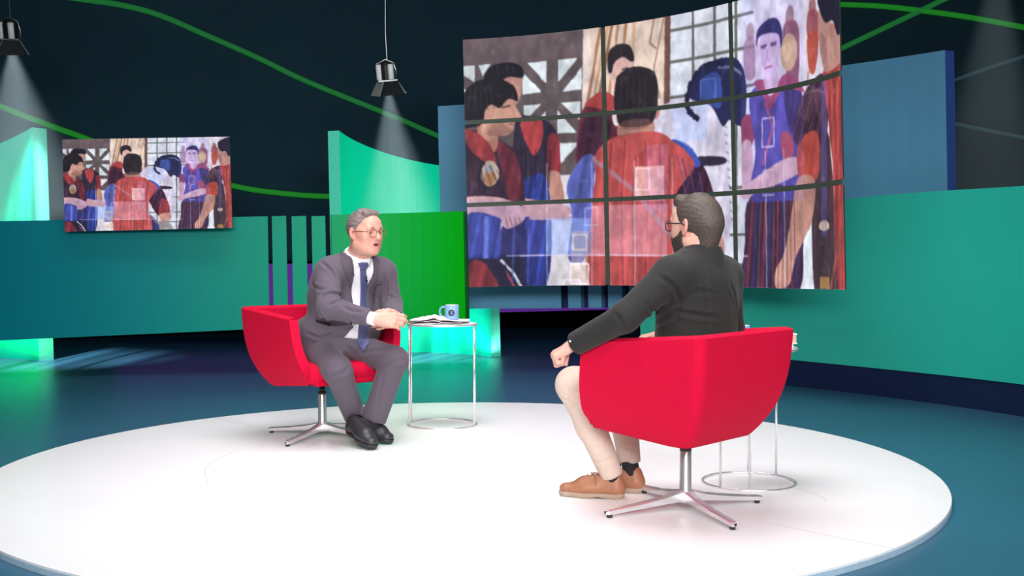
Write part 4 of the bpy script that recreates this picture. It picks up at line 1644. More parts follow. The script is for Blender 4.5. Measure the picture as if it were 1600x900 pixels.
def head(F, fr, sc=1.0, heavy=0.0, mouth=0.0):
    """skin of a head; fr origin = centre of the head (half height)"""
    p = lambda x, y, z: fr.p(x * sc, y * sc, z * sc)
    r = lambda *a: [q * sc for q in a]
    R = fr.R
    F.add(ell(p(0, -0.014, 0.030), r(0.076, 0.098, 0.090), R), 0.02)
    F.add(ell(p(0, 0.022, -0.020), r(0.064 + heavy * 0.006, 0.070, 0.090), R), 0.03)
    F.add(ell(p(0, 0.060, 0.045), r(0.056, 0.034, 0.042), R), 0.03)
    for s in (-1, 1):
        F.add(cap(p(s * (0.054 + heavy * 0.006), 0.0, -0.062), p(s * 0.018, 0.060, -0.096), 0.022 * sc, 0.017 * sc), 0.03)
        F.add(ell(p(s * 0.040, 0.058, -0.034), r(0.026 + heavy * 0.006, 0.024, 0.030 + heavy * 0.008), R), 0.025)
        F.add(ell(p(s * 0.057, 0.03, -0.005), r(0.016, 0.035, 0.03), R), 0.025)
    F.add(cap(p(-0.010, 0.068, -0.097), p(0.010, 0.068, -0.097), 0.0175 * sc), 0.025)
    if heavy:
        F.add(ell(p(0, 0.022, -0.102), r(0.054, 0.046, 0.026), R), 0.035)
        for s in (-1, 1):
            F.add(ell(p(s * 0.046, 0.022, -0.078), r(0.026, 0.042, 0.030), R), 0.03)
    F.add(cap(p(-0.040, 0.080, 0.020), p(0.040, 0.080, 0.020), 0.013 * sc), 0.018)
    for s in (-1, 1):
        F.sub(ell(p(s * 0.033, 0.100, 0.002), r(0.019, 0.016, 0.013), R), 0.014)
        F.add(ell(p(s * 0.033, 0.0765, 0.0005), r(0.0165, 0.0125, 0.0125), R), 0.006)
        F.sub(ell(p(s * 0.033, 0.0905, -0.0005), r(0.0125, 0.006, 0.0042), R), 0.003)
    F.add(cap(p(0, 0.086, 0.014), p(0, 0.108, -0.026), 0.0085 * sc, 0.0125 * sc), 0.012)
    F.add(ell(p(0, 0.111, -0.030), r(0.0155, 0.0140, 0.0125), R), 0.008)
    for s in (-1, 1):
        F.add(ell(p(s * 0.0135, 0.098, -0.034), r(0.009, 0.010, 0.0085), R), 0.007)
        F.sub(ell(p(s * 0.007, 0.104, -0.0425), r(0.004, 0.005, 0.004), R), 0.003)
    F.add(ell(p(0, 0.082, -0.064), r(0.030, 0.016, 0.022), R), 0.02)
    F.add(cap(p(-0.018, 0.0905, -0.0605 + mouth * 0.4), p(0.018, 0.0905, -0.0605 + mouth * 0.4), 0.0058 * sc), 0.006)
    F.add(cap(p(-0.015, 0.0915, -0.0735 - mouth * 0.5), p(0.015, 0.0915, -0.0735 - mouth * 0.5), 0.0066 * sc), 0.006)
    F.sub(ell(p(0, 0.098, -0.0668), r(0.023, 0.016, 0.0016 + mouth), R), 0.003)
    for s in (-1, 1):      # ears
        e = Fr(p(s * 0.0815, -0.010, -0.006), fr.d(-s * 0.42, 1, 0.12), fr.d(0, -0.15, 1))
        F.add(ell(e.o, r(0.0080, 0.0205, 0.034), e.R), 0.007)
        F.sub(ell(e.p(s * 0.0075 * sc, 0.004 * sc, 0.004 * sc), r(0.0055, 0.0095, 0.017), e.R), 0.004)
        F.add(ell(e.p(0, 0.004 * sc, -0.026 * sc), r(0.0065, 0.009, 0.010), e.R), 0.006)


def skin_cols(o, fr, sc, base, lip, flush, heads=True):
    V = mesh_verts(o)
    L = fr.locv(V) / sc
    C = np.zeros((len(V), 3)) + np.array(base[:3])
    x, y, z = L[:, 0], L[:, 1], L[:, 2]

    def mix(w, c):
        w = np.clip(w, 0, 1)[:, None]
        return C * (1 - w) + np.array(c[:3]) * w
    face = (y > 0) & (np.abs(z) < 0.14)
    for s in (-1, 1):
        C = mix(0.5 * np.exp(-(((x - s * 0.042) / 0.024) ** 2 + ((z + 0.03) / 0.025) ** 2)) * face, flush)
        C = mix(0.55 * (np.abs(x - s * 0.08) < 0.014) * (np.abs(y + 0.008) < 0.03) * (np.abs(z) < 0.045), flush)
    C = mix(0.5 * np.exp(-((x / 0.016) ** 2 + ((z + 0.032) / 0.014) ** 2)) * (y > 0.085), flush)
    C = mix(0.85 * (np.abs(x) < 0.024) * (y > 0.078) * np.exp(-(((z + 0.067) / 0.0125) ** 4)), lip)
    mouth_in = (np.abs(x) < 0.024) & (y > 0.05) & (y < 0.0885) & (np.abs(z + 0.0668) < 0.006)
    C[mouth_in] = (0.05, 0.015, 0.015)
    set_cols(o, C)


def hand(F, wrist, fdir, palm, side, curls, thumb=(0.5, 0.6, 0.3), sc=1.0, spread=0.10):
    """fdir: knuckle direction; palm: out of the palm; side: towards the thumb"""
    f = np.array(fdir, float)
    f /= np.linalg.norm(f)
    pn = np.array(palm, float)
    pn = pn - f * (pn @ f)
    pn /= np.linalg.norm(pn)
    t = np.array(side, float)
    t = t - f * (t @ f) - pn * (t @ pn)
    t /= np.linalg.norm(t)
    w = np.array(wrist, float)
    P = lambda a, b, c: w + (f * a + t * b + pn * c) * sc
    F.add(cap(P(-0.02, 0, 0), P(0.02, 0, 0), 0.026 * sc, 0.027 * sc, (pn, 0.75)), 0.02)
    bases = [(0.090, 0.030), (0.095, 0.010), (0.090, -0.011), (0.080, -0.030)]
    for (a, b) in bases:
        F.add(cap(P(0.012, b * 0.6, 0), P(a, b, -0.003), 0.0145 * sc, 0.0125 * sc), 0.016)
    F.add(ell(P(0.045, 0.022, 0.010), [0.026 * sc, 0.016 * sc, 0.013 * sc], np.stack([f, t, pn], 1)), 0.015)
    F.add(ell(P(0.04, -0.024, 0.009), [0.028 * sc, 0.013 * sc, 0.011 * sc], np.stack([f, t, pn], 1)), 0.015)
    lens = [(0.042, 0.025, 0.021), (0.046, 0.029, 0.022), (0.042, 0.027, 0.021), (0.033, 0.020, 0.019)]
    for i, (a, b) in enumerate(bases):
        q = P(a, b, -0.003)
        ang = 0.0
        yaw = spread * (1.2 - i * 0.8)
        d0 = f * math.cos(yaw) + t * math.sin(yaw)
        cu = curls[i] if isinstance(curls[i], (tuple, list)) else (curls[i],) * 3
        rad = [0.0108, 0.0101, 0.0094, 0.0082] if i < 3 else [0.0096, 0.0090, 0.0083, 0.0074]
        for j in range(3):
            ang += cu[j]
            d = d0 * math.cos(ang) + pn * math.sin(ang)
            e = q + d * lens[i][j] * sc
            F.add(cap(q, e, rad[j] * sc, rad[j + 1] * sc), 0.004 if j else 0.008)
            q = e
    q = P(0.022, 0.026, 0.006)
    aa, bb, cc = thumb
    d1 = f * 0.75 + t * 0.65 + pn * aa
    d1 /= np.linalg.norm(d1)
    e = q + d1 * 0.040 * sc
    F.add(cap(q, e, 0.0145 * sc, 0.0115 * sc), 0.014)
    d2 = f * 0.9 + t * (0.5 - bb) + pn * (aa + cc)
    d2 /= np.linalg.norm(d2)
    e2 = e + d2 * 0.030 * sc
    F.add(cap(e, e2, 0.0115 * sc, 0.0102 * sc), 0.006)
    d3 = f * 0.9 + t * (0.3 - bb) + pn * (aa + cc * 1.6)
    d3 /= np.linalg.norm(d3)
    F.add(cap(e2, e2 + d3 * 0.024 * sc, 0.0102 * sc, 0.0082 * sc), 0.005)


def eyes(fr, sc, parent, look=(0, 1, 0)):
    M_eye = mat('eye_white', (0.75, 0.72, 0.70, 1), rough=0.15, noise=0.02)
    M_iris = mat('iris_brown', (0.06, 0.035, 0.02, 1), rough=0.1)
    for s in (-1, 1):
        c = fr.p(s * 0.033 * sc, 0.0755 * sc, -0.0005 * sc)
        bm = bmesh.new()
        bmesh.ops.create_uvsphere(bm, u_segments=16, v_segments=10, radius=0.0118 * sc)
        bmesh.ops.translate(bm, verts=bm.verts, vec=c)
        e = from_bm('eye', bm, M_eye, parent, True)
        d = fr.d(*look)
        d = d / np.linalg.norm(d)
        bm = bmesh.new()
        bmesh.ops.create_uvsphere(bm, u_segments=14, v_segments=8, radius=0.0056 * sc)
        for v in bm.verts:
            v.co = v.co - Vector(d) * (v.co.dot(Vector(d)) * 0.6)
        bmesh.ops.translate(bm, verts=bm.verts, vec=Vector(c) + Vector(d) * 0.0105 * sc)
        from_bm('iris', bm, M_iris, e, True)


def tube_obj(name, pts, r, m, parent, seg=8, closed=False):
    bm = bmesh.new()
    bm_tube(bm, [tuple(p) for p in pts], r, seg, closed)
    return from_bm(name, bm, m, parent, True)


def glasses(fr, sc, parent, m, w=0.026, h=0.021, yy=0.104, zz=-0.002, r=0.0014, temple_m=None):
    M_glass = MATS.get('spectacle_glass')
    if M_glass is None:
        M_glass = bpy.data.materials.new('spectacle_glass')
        M_glass.use_nodes = True
        nt = M_glass.node_tree
        nt.nodes.remove(nt.nodes['Principled BSDF'])
        tr = nt.nodes.new('ShaderNodeBsdfTransparent')
        gl = nt.nodes.new('ShaderNodeBsdfGlossy')
        gl.inputs['Roughness'].default_value = 0.03
        mx = nt.nodes.new('ShaderNodeMixShader')
        mx.inputs[0].default_value = 0.05
        nt.links.new(tr.outputs[0], mx.inputs[1])
        nt.links.new(gl.outputs[0], mx.inputs[2])
        nt.links.new(mx.outputs[0], nt.nodes['Material Output'].inputs['Surface'])
        MATS['spectacle_glass'] = M_glass
    g_ = bpy.data.objects.new('glasses', None)
    COL.objects.link(g_)
    g_.parent = parent
    P = lambda x, y, z: fr.p(x * sc, y * sc, z * sc)
    for s in (-1, 1):
        ring = []
        for k in range(28):
            a = 2 * math.pi * k / 28
            c, q = math.cos(a), math.sin(a)
            e = 0.72
            x = s * 0.034 + w * abs(c) ** e * (1 if c > 0 else -1)
            z = zz + h * abs(q) ** e * (1 if q > 0 else -1) - (0.002 if q < 0 else 0)
            ring.append(P(x, yy - 0.25 * abs(x) ** 1.6 * 3.2 * 0.35, z))
        rim = tube_obj('rim', ring, r * sc, m, g_, 6, True)
        cen = np.mean(ring, 0)
        V = [cen] + ring
        from_py('lens', V, [(0, k + 1, (k + 1) % 28 + 1) for k in range(28)], M_glass, g_)
        tube_obj('temple', [P(s * 0.060, yy - 0.012, zz + 0.008), P(s * 0.074, yy - 0.035, zz + 0.009), P(s * 0.081, 0.03, zz + 0.009), P(s * 0.084, 0.0, zz + 0.008), P(s * 0.084, -0.016, zz - 0.004), P(s * 0.082, -0.026, zz - 0.024)], r * 1.1 * sc, temple_m or m, g_, 6)
    tube_obj('bridge', [P(-0.010, yy - 0.001, zz + 0.006), P(0, yy + 0.004, zz + 0.009), P(0.010, yy - 0.001, zz + 0.006)], r * sc, m, g_, 6)
    return g_


def hair_shell(fr, sc, name, m, parent, line, low, grow, thick=0.010, extra=(), h=0.0035, wave=0.0035, freq=95.0):
    """hair over the skull: kept behind the hairline y < line(z) and above z > low(y)"""
    o = fr.o
    F = Field.box(o - 0.17 * sc, o + 0.17 * sc, h)
    F.add(ell(fr.p(0, -0.014 * sc, 0.030 * sc), [(q + thick) * sc for q in (0.076, 0.098, 0.090)], fr.R), 0.01)
    for e in extra:
        F.add(e, 0.02)
    zs, ys = zip(*line)
    zl, yl = zip(*low)

    def keep(X, Y, Z):
        l = [q / sc for q in fr.loc(X, Y, Z)]
        a = l[1] - np.interp(l[2], zs, ys)
        b = np.interp(l[1], zl, yl) - l[2]
        return np.maximum(a, b) * sc
    F.clip(keep)

    def strands(X, Y, Z):
        l = [q / sc for q in fr.loc(X, Y, Z)]
        return l
    l = fr.loc(F.xs[:, None, None], F.ys[None, :, None], F.zs[None, None, :])
    th = np.arctan2(l[0], l[2] - 0.0)
    F.f = F.f + (wave * (np.sin(th * freq * 0.2 + l[1] * 30) * 0.5 + 0.5 * np.sin(th * freq * 0.43 + l[1] * 55 + 1.0)) + grow).astype(np.float32)
    return F.mesh(name, m, parent, 1)


def shoe(label_parent, heel, fwd, m, m_sole, up=(0, 0, 1), L=0.285, open_top=0.075, lace=None):
    """leather shoe; heel: point under the heel on the sole; returns the upper"""
    fr = Fr(heel, fwd, up)
    P = fr.p
    lo = np.minimum(P(-0.06, -0.03, -0.02), P(0.06, L, 0.14)) - 0.1
    hi = np.maximum(P(-0.06, -0.03, -0.02), P(0.06, L, 0.14)) + 0.1
    F = Field.box(lo, hi, 0.004)
    z = fr.d(0, 0, 1)
    F.add(cap(P(0, 0.032, 0.045), P(0, 0.032, 0.085), 0.034, 0.031), 0.02)
    F.add(cap(P(0, 0.03, 0.045), P(0.003, 0.17, 0.043), 0.038, 0.044, (z, 0.85)), 0.03)
    F.add(cap(P(0.003, 0.15, 0.040), P(0.004, L - 0.040, 0.034), 0.045, 0.037, (z, 0.62)), 0.03)
    F.add(cap(P(0, 0.075, 0.078), P(0.002, 0.165, 0.055), 0.030, 0.032), 0.03)
    F.clip(lambda X, Y, Z: 0.020 - fr.loc(X, Y, Z)[2])
    up_ = F.mesh('shoe', m, label_parent, 1)
    S = Field.box(lo, hi, 0.004)
    S.add(cap(P(0, 0.032, 0.02), P(0.003, 0.17, 0.02), 0.039, 0.046), 0.02)
    S.add(cap(P(0.003, 0.16, 0.02), P(0.004, L - 0.040, 0.02), 0.047, 0.0395), 0.02)

    def band(X, Y, Z):
        l = fr.loc(X, Y, Z)
        arch = 0.007 * np.exp(-((l[1] - 0.105) / 0.025) ** 2)
        return np.maximum(l[2] - 0.024, arch - l[2])
    S.clip(band)
    S.mesh('sole', m_sole, up_, 0)
    if lace is not None:
        for k in range(3):
            y = 0.135 + k * 0.018
            zt = 0.102 - k * 0.010
            tube_obj('lace', [P(-0.018, y, zt - 0.010), P(0, y + 0.004, zt + 0.004), P(0.018, y, zt - 0.010)], 0.0025, lace, up_, 6)
        tube_obj('lace', [P(0.0, 0.13, 0.106), P(0.024, 0.118, 0.100), P(0.044, 0.112, 0.074), P(0.049, 0.108, 0.056)], 0.0022, lace, up_, 6)
        tube_obj('lace', [P(0.0, 0.13, 0.106), P(-0.024, 0.118, 0.100), P(-0.044, 0.112, 0.074), P(-0.049, 0.108, 0.056)], 0.0022, lace, up_, 6)
    return up_


# ------------------------------------------------------------------ man in the grey suit
M_skin = mat('skin', (0.6, 0.35, 0.28, 1), rough=0.5, attr='skin', noise=0.03, nscale=120, sss=0.05)
M_suit = mat('suit_grey_wool', srgb(92, 82, 94), rough=0.85, noise=0.06, nscale=300, bump=0.05, bscale=700, sheen=0.1, spec=0.2)
M_shirt = mat('shirt_white', (0.80, 0.78, 0.82, 1), rough=0.8, noise=0.02)
M_tie = mat('tie_slate', srgb(76, 80, 122), rough=0.6, noise=0.08, nscale=250)
M_belt = mat('belt_dark', (0.02, 0.018, 0.018, 1), rough=0.5)
M_hair1 = mat('hair_grey_brown', srgb(124, 108, 108), rough=0.6, noise=0.35, nscale=90, bump=0.3, bscale=160)
M_sock = mat('sock_black', (0.018, 0.019, 0.022, 1), rough=0.9)
M_shoe1 = mat('shoe_black_leather', (0.030, 0.030, 0.036, 1), rough=0.38, spec=0.5)
M_gold = mat('gold_wire', srgb(150, 110, 84), rough=0.3, metal=0.6)
man1 = thing('person', 'seated person in a grey suit, white shirt and tie, hands clasped', 'person', (0, 0, 0))
PEL = V3(-1.085, 6.50, 0.55)
NECK = W3(556, 405, 6.36)
HF = Fr(W3(570, 363, 6.30), (0.765, -0.645, -0.02), (0.02, -0.03, 1))
HS = 1.03
TF = Fr((PEL + NECK) / 2, (F1.x, F1.y, -0.12), NECK - PEL)       # torso frame
SHR, SHL = W3(512, 427, 6.24), W3(600, 428, 6.47)
ELR, ELL = W3(513, 481, 6.07), W3(612, 478, 6.47)
WRR, WRL = W3(583, 498, 5.99), W3(618, 497, 6.17)
HIR, HIL = PEL + TF.R[:, 0] * -0.10 + V3(0, 0, -0.01), PEL + TF.R[:, 0] * 0.10 + V3(0, 0, -0.01)
KNR, KNL = W3(527, 578, 6.06), W3(616, 563, 6.24)
ANR, ANL = W3(556, 656, 6.32), W3(580, 668, 6.25)
fw, lf = TF.R[:, 1], TF.R[:, 0]


def torso1(F, off):
    g_ = lambda x, y, z: TF.p(x, y, z)
    F.add(cap(PEL + lf * -0.07, PEL + lf * 0.07, 0.135 + off, None, (fw, 0.95)), 0.05)
    F.add(ell(g_(0.025, 0.045, -0.13), [0.205 + off, 0.160 + off, 0.16 + off], TF.R), 0.06)
    F.add(ell(g_(0, 0.01, 0.03), [0.195 + off, 0.130 + off, 0.18 + off], TF.R), 0.06)
    F.add(ell(g_(0, 0.0, 0.13), [0.170 + off, 0.112 + off, 0.10 + off], TF.R), 0.05)
    F.add(cap(SHR * 0.85 + NECK * 0.15, SHL * 0.85 + NECK * 0.15, 0.060 + off), 0.06)
    F.add(cap(SHR * 0.6 + NECK * 0.4 + V3(0, 0, -0.01), NECK + V3(0, 0, -0.005), 0.050 + off, 0.050 + off), 0.05)
    F.add(cap(SHL * 0.6 + NECK * 0.4 + V3(0, 0, -0.01), NECK + V3(0, 0, -0.005), 0.050 + off, 0.050 + off), 0.05)


# --- body: one continuous skin from head to ankles
hx, hy, hz_ = HF.o
F = Field(axis([(-1.40, -0.96, 0.012), (-0.96, -0.55, 0.0032), (-0.55, -0.48, 0.012)]),
          axis([(5.80, 5.90, 0.012), (5.90, 6.44, 0.0032), (6.44, 6.75, 0.012)]),
          axis([(0.03, 0.63, 0.012), (0.63, 0.78, 0.0032), (0.78, 0.99, 0.010), (0.99, 1.34, 0.0032)]))
head(F, HF, HS, heavy=0.35, mouth=0.0032)
F.add(cap(HF.p(0, -0.022, -0.07), NECK + V3(0, 0, -0.03), 0.064, 0.068), 0.035)
torso1(F, -0.04)
for a, b, c, ra, rb, rc in ((SHR, ELR, WRR, 0.045, 0.040, 0.027), (SHL, ELL, WRL, 0.045, 0.040, 0.027)):
    F.add(cap(a, b, ra, rb), 0.03)
    F.add(cap(b, c, rb, rc), 0.02)
for a, b, c in ((HIR, KNR, ANR), (HIL, KNL, ANL)):
    F.add(cap(a, b, 0.068, 0.05), 0.03)
    F.add(cap(b, c, 0.045, 0.034), 0.03)
hand(F, WRR + V3(0.018, 0, 0), (0.97, 0.06, -0.10), (0.10, 0.90, -0.30), (0.05, 0.25, 1), [(0.25, 0.85, 0.5), (0.3, 0.85, 0.5), (0.35, 0.85, 0.5), (0.4, 0.85, 0.5)], thumb=(0.15, 0.5, 0.1), sc=1.06, spread=0.03)
hand(F, WRL + V3(-0.004, -0.015, -0.002), (-0.42, -0.86, -0.06), (-0.86, 0.30, -0.25), (0, 0.1, 1), [(0.45, 1.0, 0.4), (0.5, 1.0, 0.4), (0.5, 1.05, 0.4), (0.5, 1.05, 0.4)], thumb=(0.25, 0.4, 0.1), sc=1.06, spread=0.03)
body1 = F.mesh('body', M_skin, man1, 1)
skin_cols(body1, HF, HS, srgb(212, 156, 138), srgb(186, 104, 98), srgb(206, 122, 110))
eyes(HF, HS, man1, (-0.1, 1, 0.02))
for s in (-1, 1):
    tube_obj('eyebrow', [HF.p(s * 0.014 * HS, 0.0945 * HS, 0.0235 * HS), HF.p(s * 0.024 * HS, 0.0945 * HS, 0.0255 * HS), HF.p(s * 0.036 * HS, 0.0925 * HS, 0.0265 * HS), HF.p(s * 0.051 * HS, 0.082 * HS, 0.023 * HS)], [0.0036, 0.0046, 0.0046, 0.0026], mat('eyebrow_brown', srgb(122, 92, 84), rough=0.8), man1)
hair_shell(HF, HS, 'hair', M_hair1, man1,
           line=[(-0.10, -0.045), (-0.03, -0.030), (-0.012, 0.004), (0.020, 0.020), (0.040, 0.030), (0.062, 0.052), (0.085, 0.066), (0.11, 0.078), (0.16, 0.095)],
           low=[(-0.13, -0.066), (-0.06, -0.072), (-0.02, -0.04), (0.0, -0.008), (0.1, 0.0)], grow=0.0, thick=0.006, wave=0.0016, freq=120.0,
           extra=[cap(HF.p(-0.036, 0.052, 0.104), HF.p(0.030, 0.054, 0.104), 0.022, 0.020), cap(HF.p(-0.024, 0.0, 0.104), HF.p(0.03, 0.0, 0.104), 0.028)])
glasses(HF, HS, man1, M_gold, w=0.025, h=0.0205, yy=0.106, zz=-0.003, r=0.0019)

# --- trousers
F = Field.box((-1.34, 5.90, 0.06), (-0.50, 6.80, 0.78), 0.007)
F.add(cap(PEL + lf * -0.07 + V3(0, 0, -0.01), PEL + lf * 0.07 + V3(0, 0, -0.01), 0.138, None, (fw, 0.95)), 0.05)
F.add(ell(TF.p(0, 0.045, -0.175), [0.196, 0.160, 0.10], TF.R), 0.05)
F.add(ell(TF.p(0, 0.06, -0.235), [0.19, 0.165, 0.10], TF.R), 0.04)
F.clip(lambda X, Y, Z: TF.loc(X, Y, Z)[2] + 0.185)
for a, b, c, r2 in ((HIR, KNR, ANR, 0.056), (HIL, KNL, ANL, 0.068)):
    F.add(cap(a, b, 0.098, 0.078), 0.04)
    d = (c - b) / np.linalg.norm(c - b)
    F.add(cap(b, c + d * 0.05, 0.075, r2), 0.03)
for a, b, cut in ((KNR, ANR, -0.015), (KNL, ANL, -0.045)):
    d = (b - a) / np.linalg.norm(b - a)

    def hem(X, Y, Z, b=b, d=d, cut=cut):
        t = (X - b[0]) * d[0] + (Y - b[1]) * d[1] + (Z - b[2]) * d[2]
        rr = np.sqrt((X - b[0]) ** 2 + (Y - b[1]) ** 2 + (Z - b[2]) ** 2)
        return np.maximum(cut - t, rr - 0.14)
    F.sub((hem, b - 0.15, b + 0.15), 0.003)
trousers1 = F.mesh('trousers', M_suit, man1, 1)
crease(trousers1, [[(549, 563), (553, 600), (566, 640)], [(512, 588), (535, 583), (548, 572)], [(590, 574), (612, 566), (634, 562)], ([(600, 580), (592, 620), (588, 655)], 0.5),
                   [(515, 598), (530, 594), (545, 590)], ([(560, 552), (585, 548), (610, 548)], 0.8), [(540, 540), (550, 548), (560, 562)]], 0.006, 0.010)

# --- shirt
F = Field.box((-1.36, 6.00, 0.44), (-0.60, 6.80, 1.12), 0.0055)
torso1(F, 0.004)
F.clip(lambda X, Y, Z: 0.50 - Z)
F.add(cap(NECK + V3(0, 0, -0.02), HF.p(0, -0.026, -0.108), 0.073, 0.070), 0.02)
nk = HF.p(0, -0.02, -0.138)
nd = fw * 0.42 + V3(0, 0, 1)
nd = nd / np.linalg.norm(nd)
F.clip(lambda X, Y, Z: (X - nk[0]) * nd[0] + (Y - nk[1]) * nd[1] + (Z - nk[2]) * nd[2])
shirt1 = F.mesh('shirt', M_shirt, man1, 1)
ax_ = HF.p(0, -0.024, -0.10) - NECK
ax_ = ax_ / np.linalg.norm(ax_)
e1 = fw - ax_ * (fw @ ax_)
e1 = e1 / np.linalg.norm(e1)
e2 = np.cross(ax_, e1)
bm = bmesh.new()
rg = []
for k in range(48):
    a = 2 * math.pi * k / 48
    dr = e1 * math.cos(a) + e2 * math.sin(a)
    top = 0.046 - 0.026 * (0.5 + 0.5 * math.cos(a))
    rg.append([bm.verts.new(tuple(NECK + e1 * 0.006 + dr * r + ax_ * z)) for r, z in ((0.086, -0.035), (0.082, top - 0.012), (0.0775, top), (0.074, top - 0.001), (0.071, -0.02))])
for k in range(48):
    A, B = rg[k], rg[(k + 1) % 48]
    for q in range(4):
        bm.faces.new((A[q], A[q + 1], B[q + 1], B[q]))
collar1 = from_bm('collar_band', bm, M_shirt, shirt1, True)
for a, b, nm in ((ELR, WRR, 0), (ELL, WRL, 1)):
    d = (b - a) / np.linalg.norm(b - a)
    bm = bmesh.new()
    bm_tube(bm, [tuple(b - d * 0.06), tuple(b - d * 0.0), tuple(b + d * 0.014)], [0.036, 0.036, 0.037], 18)
    from_bm('shirt_cuff', bm, M_shirt, man1, True)

# --- jacket, worn open
F = Field.box((-1.40, 5.88, 0.42), (-0.50, 6.84, 1.14), 0.006)
torso1(F, 0.020)
F.add(cap(PEL + lf * -0.09 + V3(0, 0, -0.06), PEL + lf * 0.09 + V3(0, 0, -0.06), 0.150), 0.05)
F.add(cap(TF.p(-0.15, -0.02, -0.22), HIR + (KNR - HIR) * 0.16 + V3(-0.05, -0.02, -0.04), 0.095, 0.075), 0.05)
F.add(cap(TF.p(-0.13, 0.05, -0.19), HIR + (KNR - HIR) * 0.28 + V3(-0.02, 0, 0.03), 0.105, 0.09), 0.05)
F.add(cap(TF.p(0.13, 0.03, -0.19), HIL + (KNL - HIL) * 0.18 + V3(0.02, 0, 0.02), 0.10, 0.08), 0.05)
for a, b, c in ((SHR, ELR, WRR), (SHL, ELL, WRL)):
    d = (c - b) / np.linalg.norm(c - b)
    F.add(cap(a + V3(0, 0, 0.005), b, 0.073, 0.060), 0.045)
    F.add(cap(b, c + d * 0.02, 0.060, 0.044), 0.03)


def ball_cut(F, b, d, at_):
    def fn(X, Y, Z):
        t = (X - b[0]) * d[0] + (Y - b[1]) * d[1] + (Z - b[2]) * d[2]
        rr = np.sqrt((X - b[0]) ** 2 + (Y - b[1]) ** 2 + (Z - b[2]) ** 2)
        return np.maximum(at_ - t, rr - 0.10)
    F.sub((fn, b - 0.12, b + 0.12), 0.003)


for a, b in ((ELR, WRR), (ELL, WRL)):
    ball_cut(F, b, (b - a) / np.linalg.norm(b - a), -0.022)


def opening(X, Y, Z):
    x, y, z = TF.loc(X, Y, Z)
    w = np.interp(z, [-0.34, -0.26, -0.20, -0.12, -0.02, 0.10, 0.20, 0.26, 0.34], [0.16, 0.12, 0.075, 0.050, 0.046, 0.056, 0.068, 0.070, 0.070])
    c = np.interp(z, [-0.34, -0.2, -0.05, 0.1, 0.3], [-0.03, -0.002, 0.030, 0.014, 0.0])
    return np.maximum(np.maximum(np.abs(x - c) - w, 0.015 - y), np.abs(z) - 0.42)


F.sub((opening, TF.o - 0.5, TF.o + 0.5), 0.006)
# clear the neck and the lap
F.sub(cap(NECK + V3(0, 0, 0.01) + fw * 0.01, HF.p(0, -0.02, -0.03), 0.080, 0.09), 0.01)
F.clip(lambda X, Y, Z: 0.435 - Z)
jacket1 = F.mesh('jacket', M_suit, man1, 1)
crease(jacket1, [[(500, 408), (518, 424), (529, 450), (532, 470)], [(499, 470), (506, 462), (520, 458), (534, 462)], [(514, 478), (530, 470), (548, 474)],
                 [(490, 500), (520, 507), (552, 506)], ([(478, 520), (500, 528), (525, 520)], 0.7), [(601, 430), (604, 452), (600, 474)], ([(606, 462), (618, 466), (626, 474)], 0.8),
                 [(497, 488), (508, 500), (524, 505)], ([(535, 480), (552, 486), (570, 487)], 0.7), ([(487, 445), (500, 452), (512, 450)], 0.6), ([(540, 498), (556, 510), (560, 520)], 0.8)], 0.010, 0.009)
TJ = [bvh_of(jacket1)]
TS = [bvh_of(shirt1), bvh_of(trousers1)]
M_lapel = mat('suit_lapel_wool', srgb(80, 70, 82), rough=0.85, noise=0.06, nscale=300)
patch('lapel', [(541, 387), (546, 398), (551, 420), (556, 446), (559, 468), (554, 462), (545, 442), (532, 408), (542, 405), (531, 399), (535, 389)], TJ, M_lapel, jacket1, 0.004, 0.005)
patch('lapel', [(578, 404), (585, 400), (592, 409), (588, 414), (591, 418), (587, 450), (580, 484), (578, 478)], TJ, M_lapel, jacket1, 0.004, 0.005)
M_slit = mat('pocket_slit', (0.012, 0.011, 0.013, 1), rough=0.9)
patch('pocket', [(493, 501), (494, 499), (515, 505.5), (518, 508), (517, 510), (494, 503)], TJ, M_slit, jacket1, 0.002, 0.002)
patch('breast_pocket', [(586, 443), (598, 441), (598, 444), (586, 446)], TJ, M_lapel, jacket1, 0.003, 0.003)
TE = [bvh_of(shirt1), bvh_of(collar1)]
patch('collar', [(540, 391), (546, 389), (556, 402), (566, 410), (561, 414), (552, 421), (546, 412)], TE, M_shirt, shirt1, 0.007, 0.004)
patch('collar', [(567, 410), (574, 402), (577, 400), (577, 416), (572, 414)], TE, M_shirt, shirt1, 0.007, 0.004)
tie = patch('tie', [(562, 414), (570, 414), (573, 440), (575, 478), (578, 520), (577, 538), (568, 549), (558, 537), (561, 500), (563, 450)], TS, M_tie, man1, 0.008, 0.005, 4)
patch('tie_knot', [(559, 411), (565, 409), (573, 409), (574, 413), (570, 421), (563, 421)], TS, M_tie, tie, 0.014, 0.008)
mic = patch('microphone', [(571, 432), (575, 432), (576, 438), (574, 441), (571, 439)], [bvh_of(tie)], M_dark, man1, 0.010, 0.008)

# --- socks and shoes
for an, dd, hl, fd, upv in ((ANL, (ANL - KNL) / np.linalg.norm(ANL - KNL), W3(546, 676, 6.22), (0.56, -0.72, -0.20), (0.15, -0.2, 1)), (ANR, (ANR - KNR) / np.linalg.norm(ANR - KNR), W3(560, 675, 6.36), (0.62, -0.52, -0.12), (0.1, -0.12, 1))):
    sh_ = Fr(hl, fd, upv)
    bm = bmesh.new()
    bm_tube(bm, [tuple(an - dd * 0.07), tuple(an - dd * 0.01), tuple(sh_.p(0, 0.05, 0.07)), tuple(sh_.p(0, 0.07, 0.05))], [0.046, 0.043, 0.042, 0.036], 16)
    from_bm('sock', bm, M_sock, man1, True)
    shoe(man1, hl, fd, M_shoe1, M_dark, upv, L=0.27)


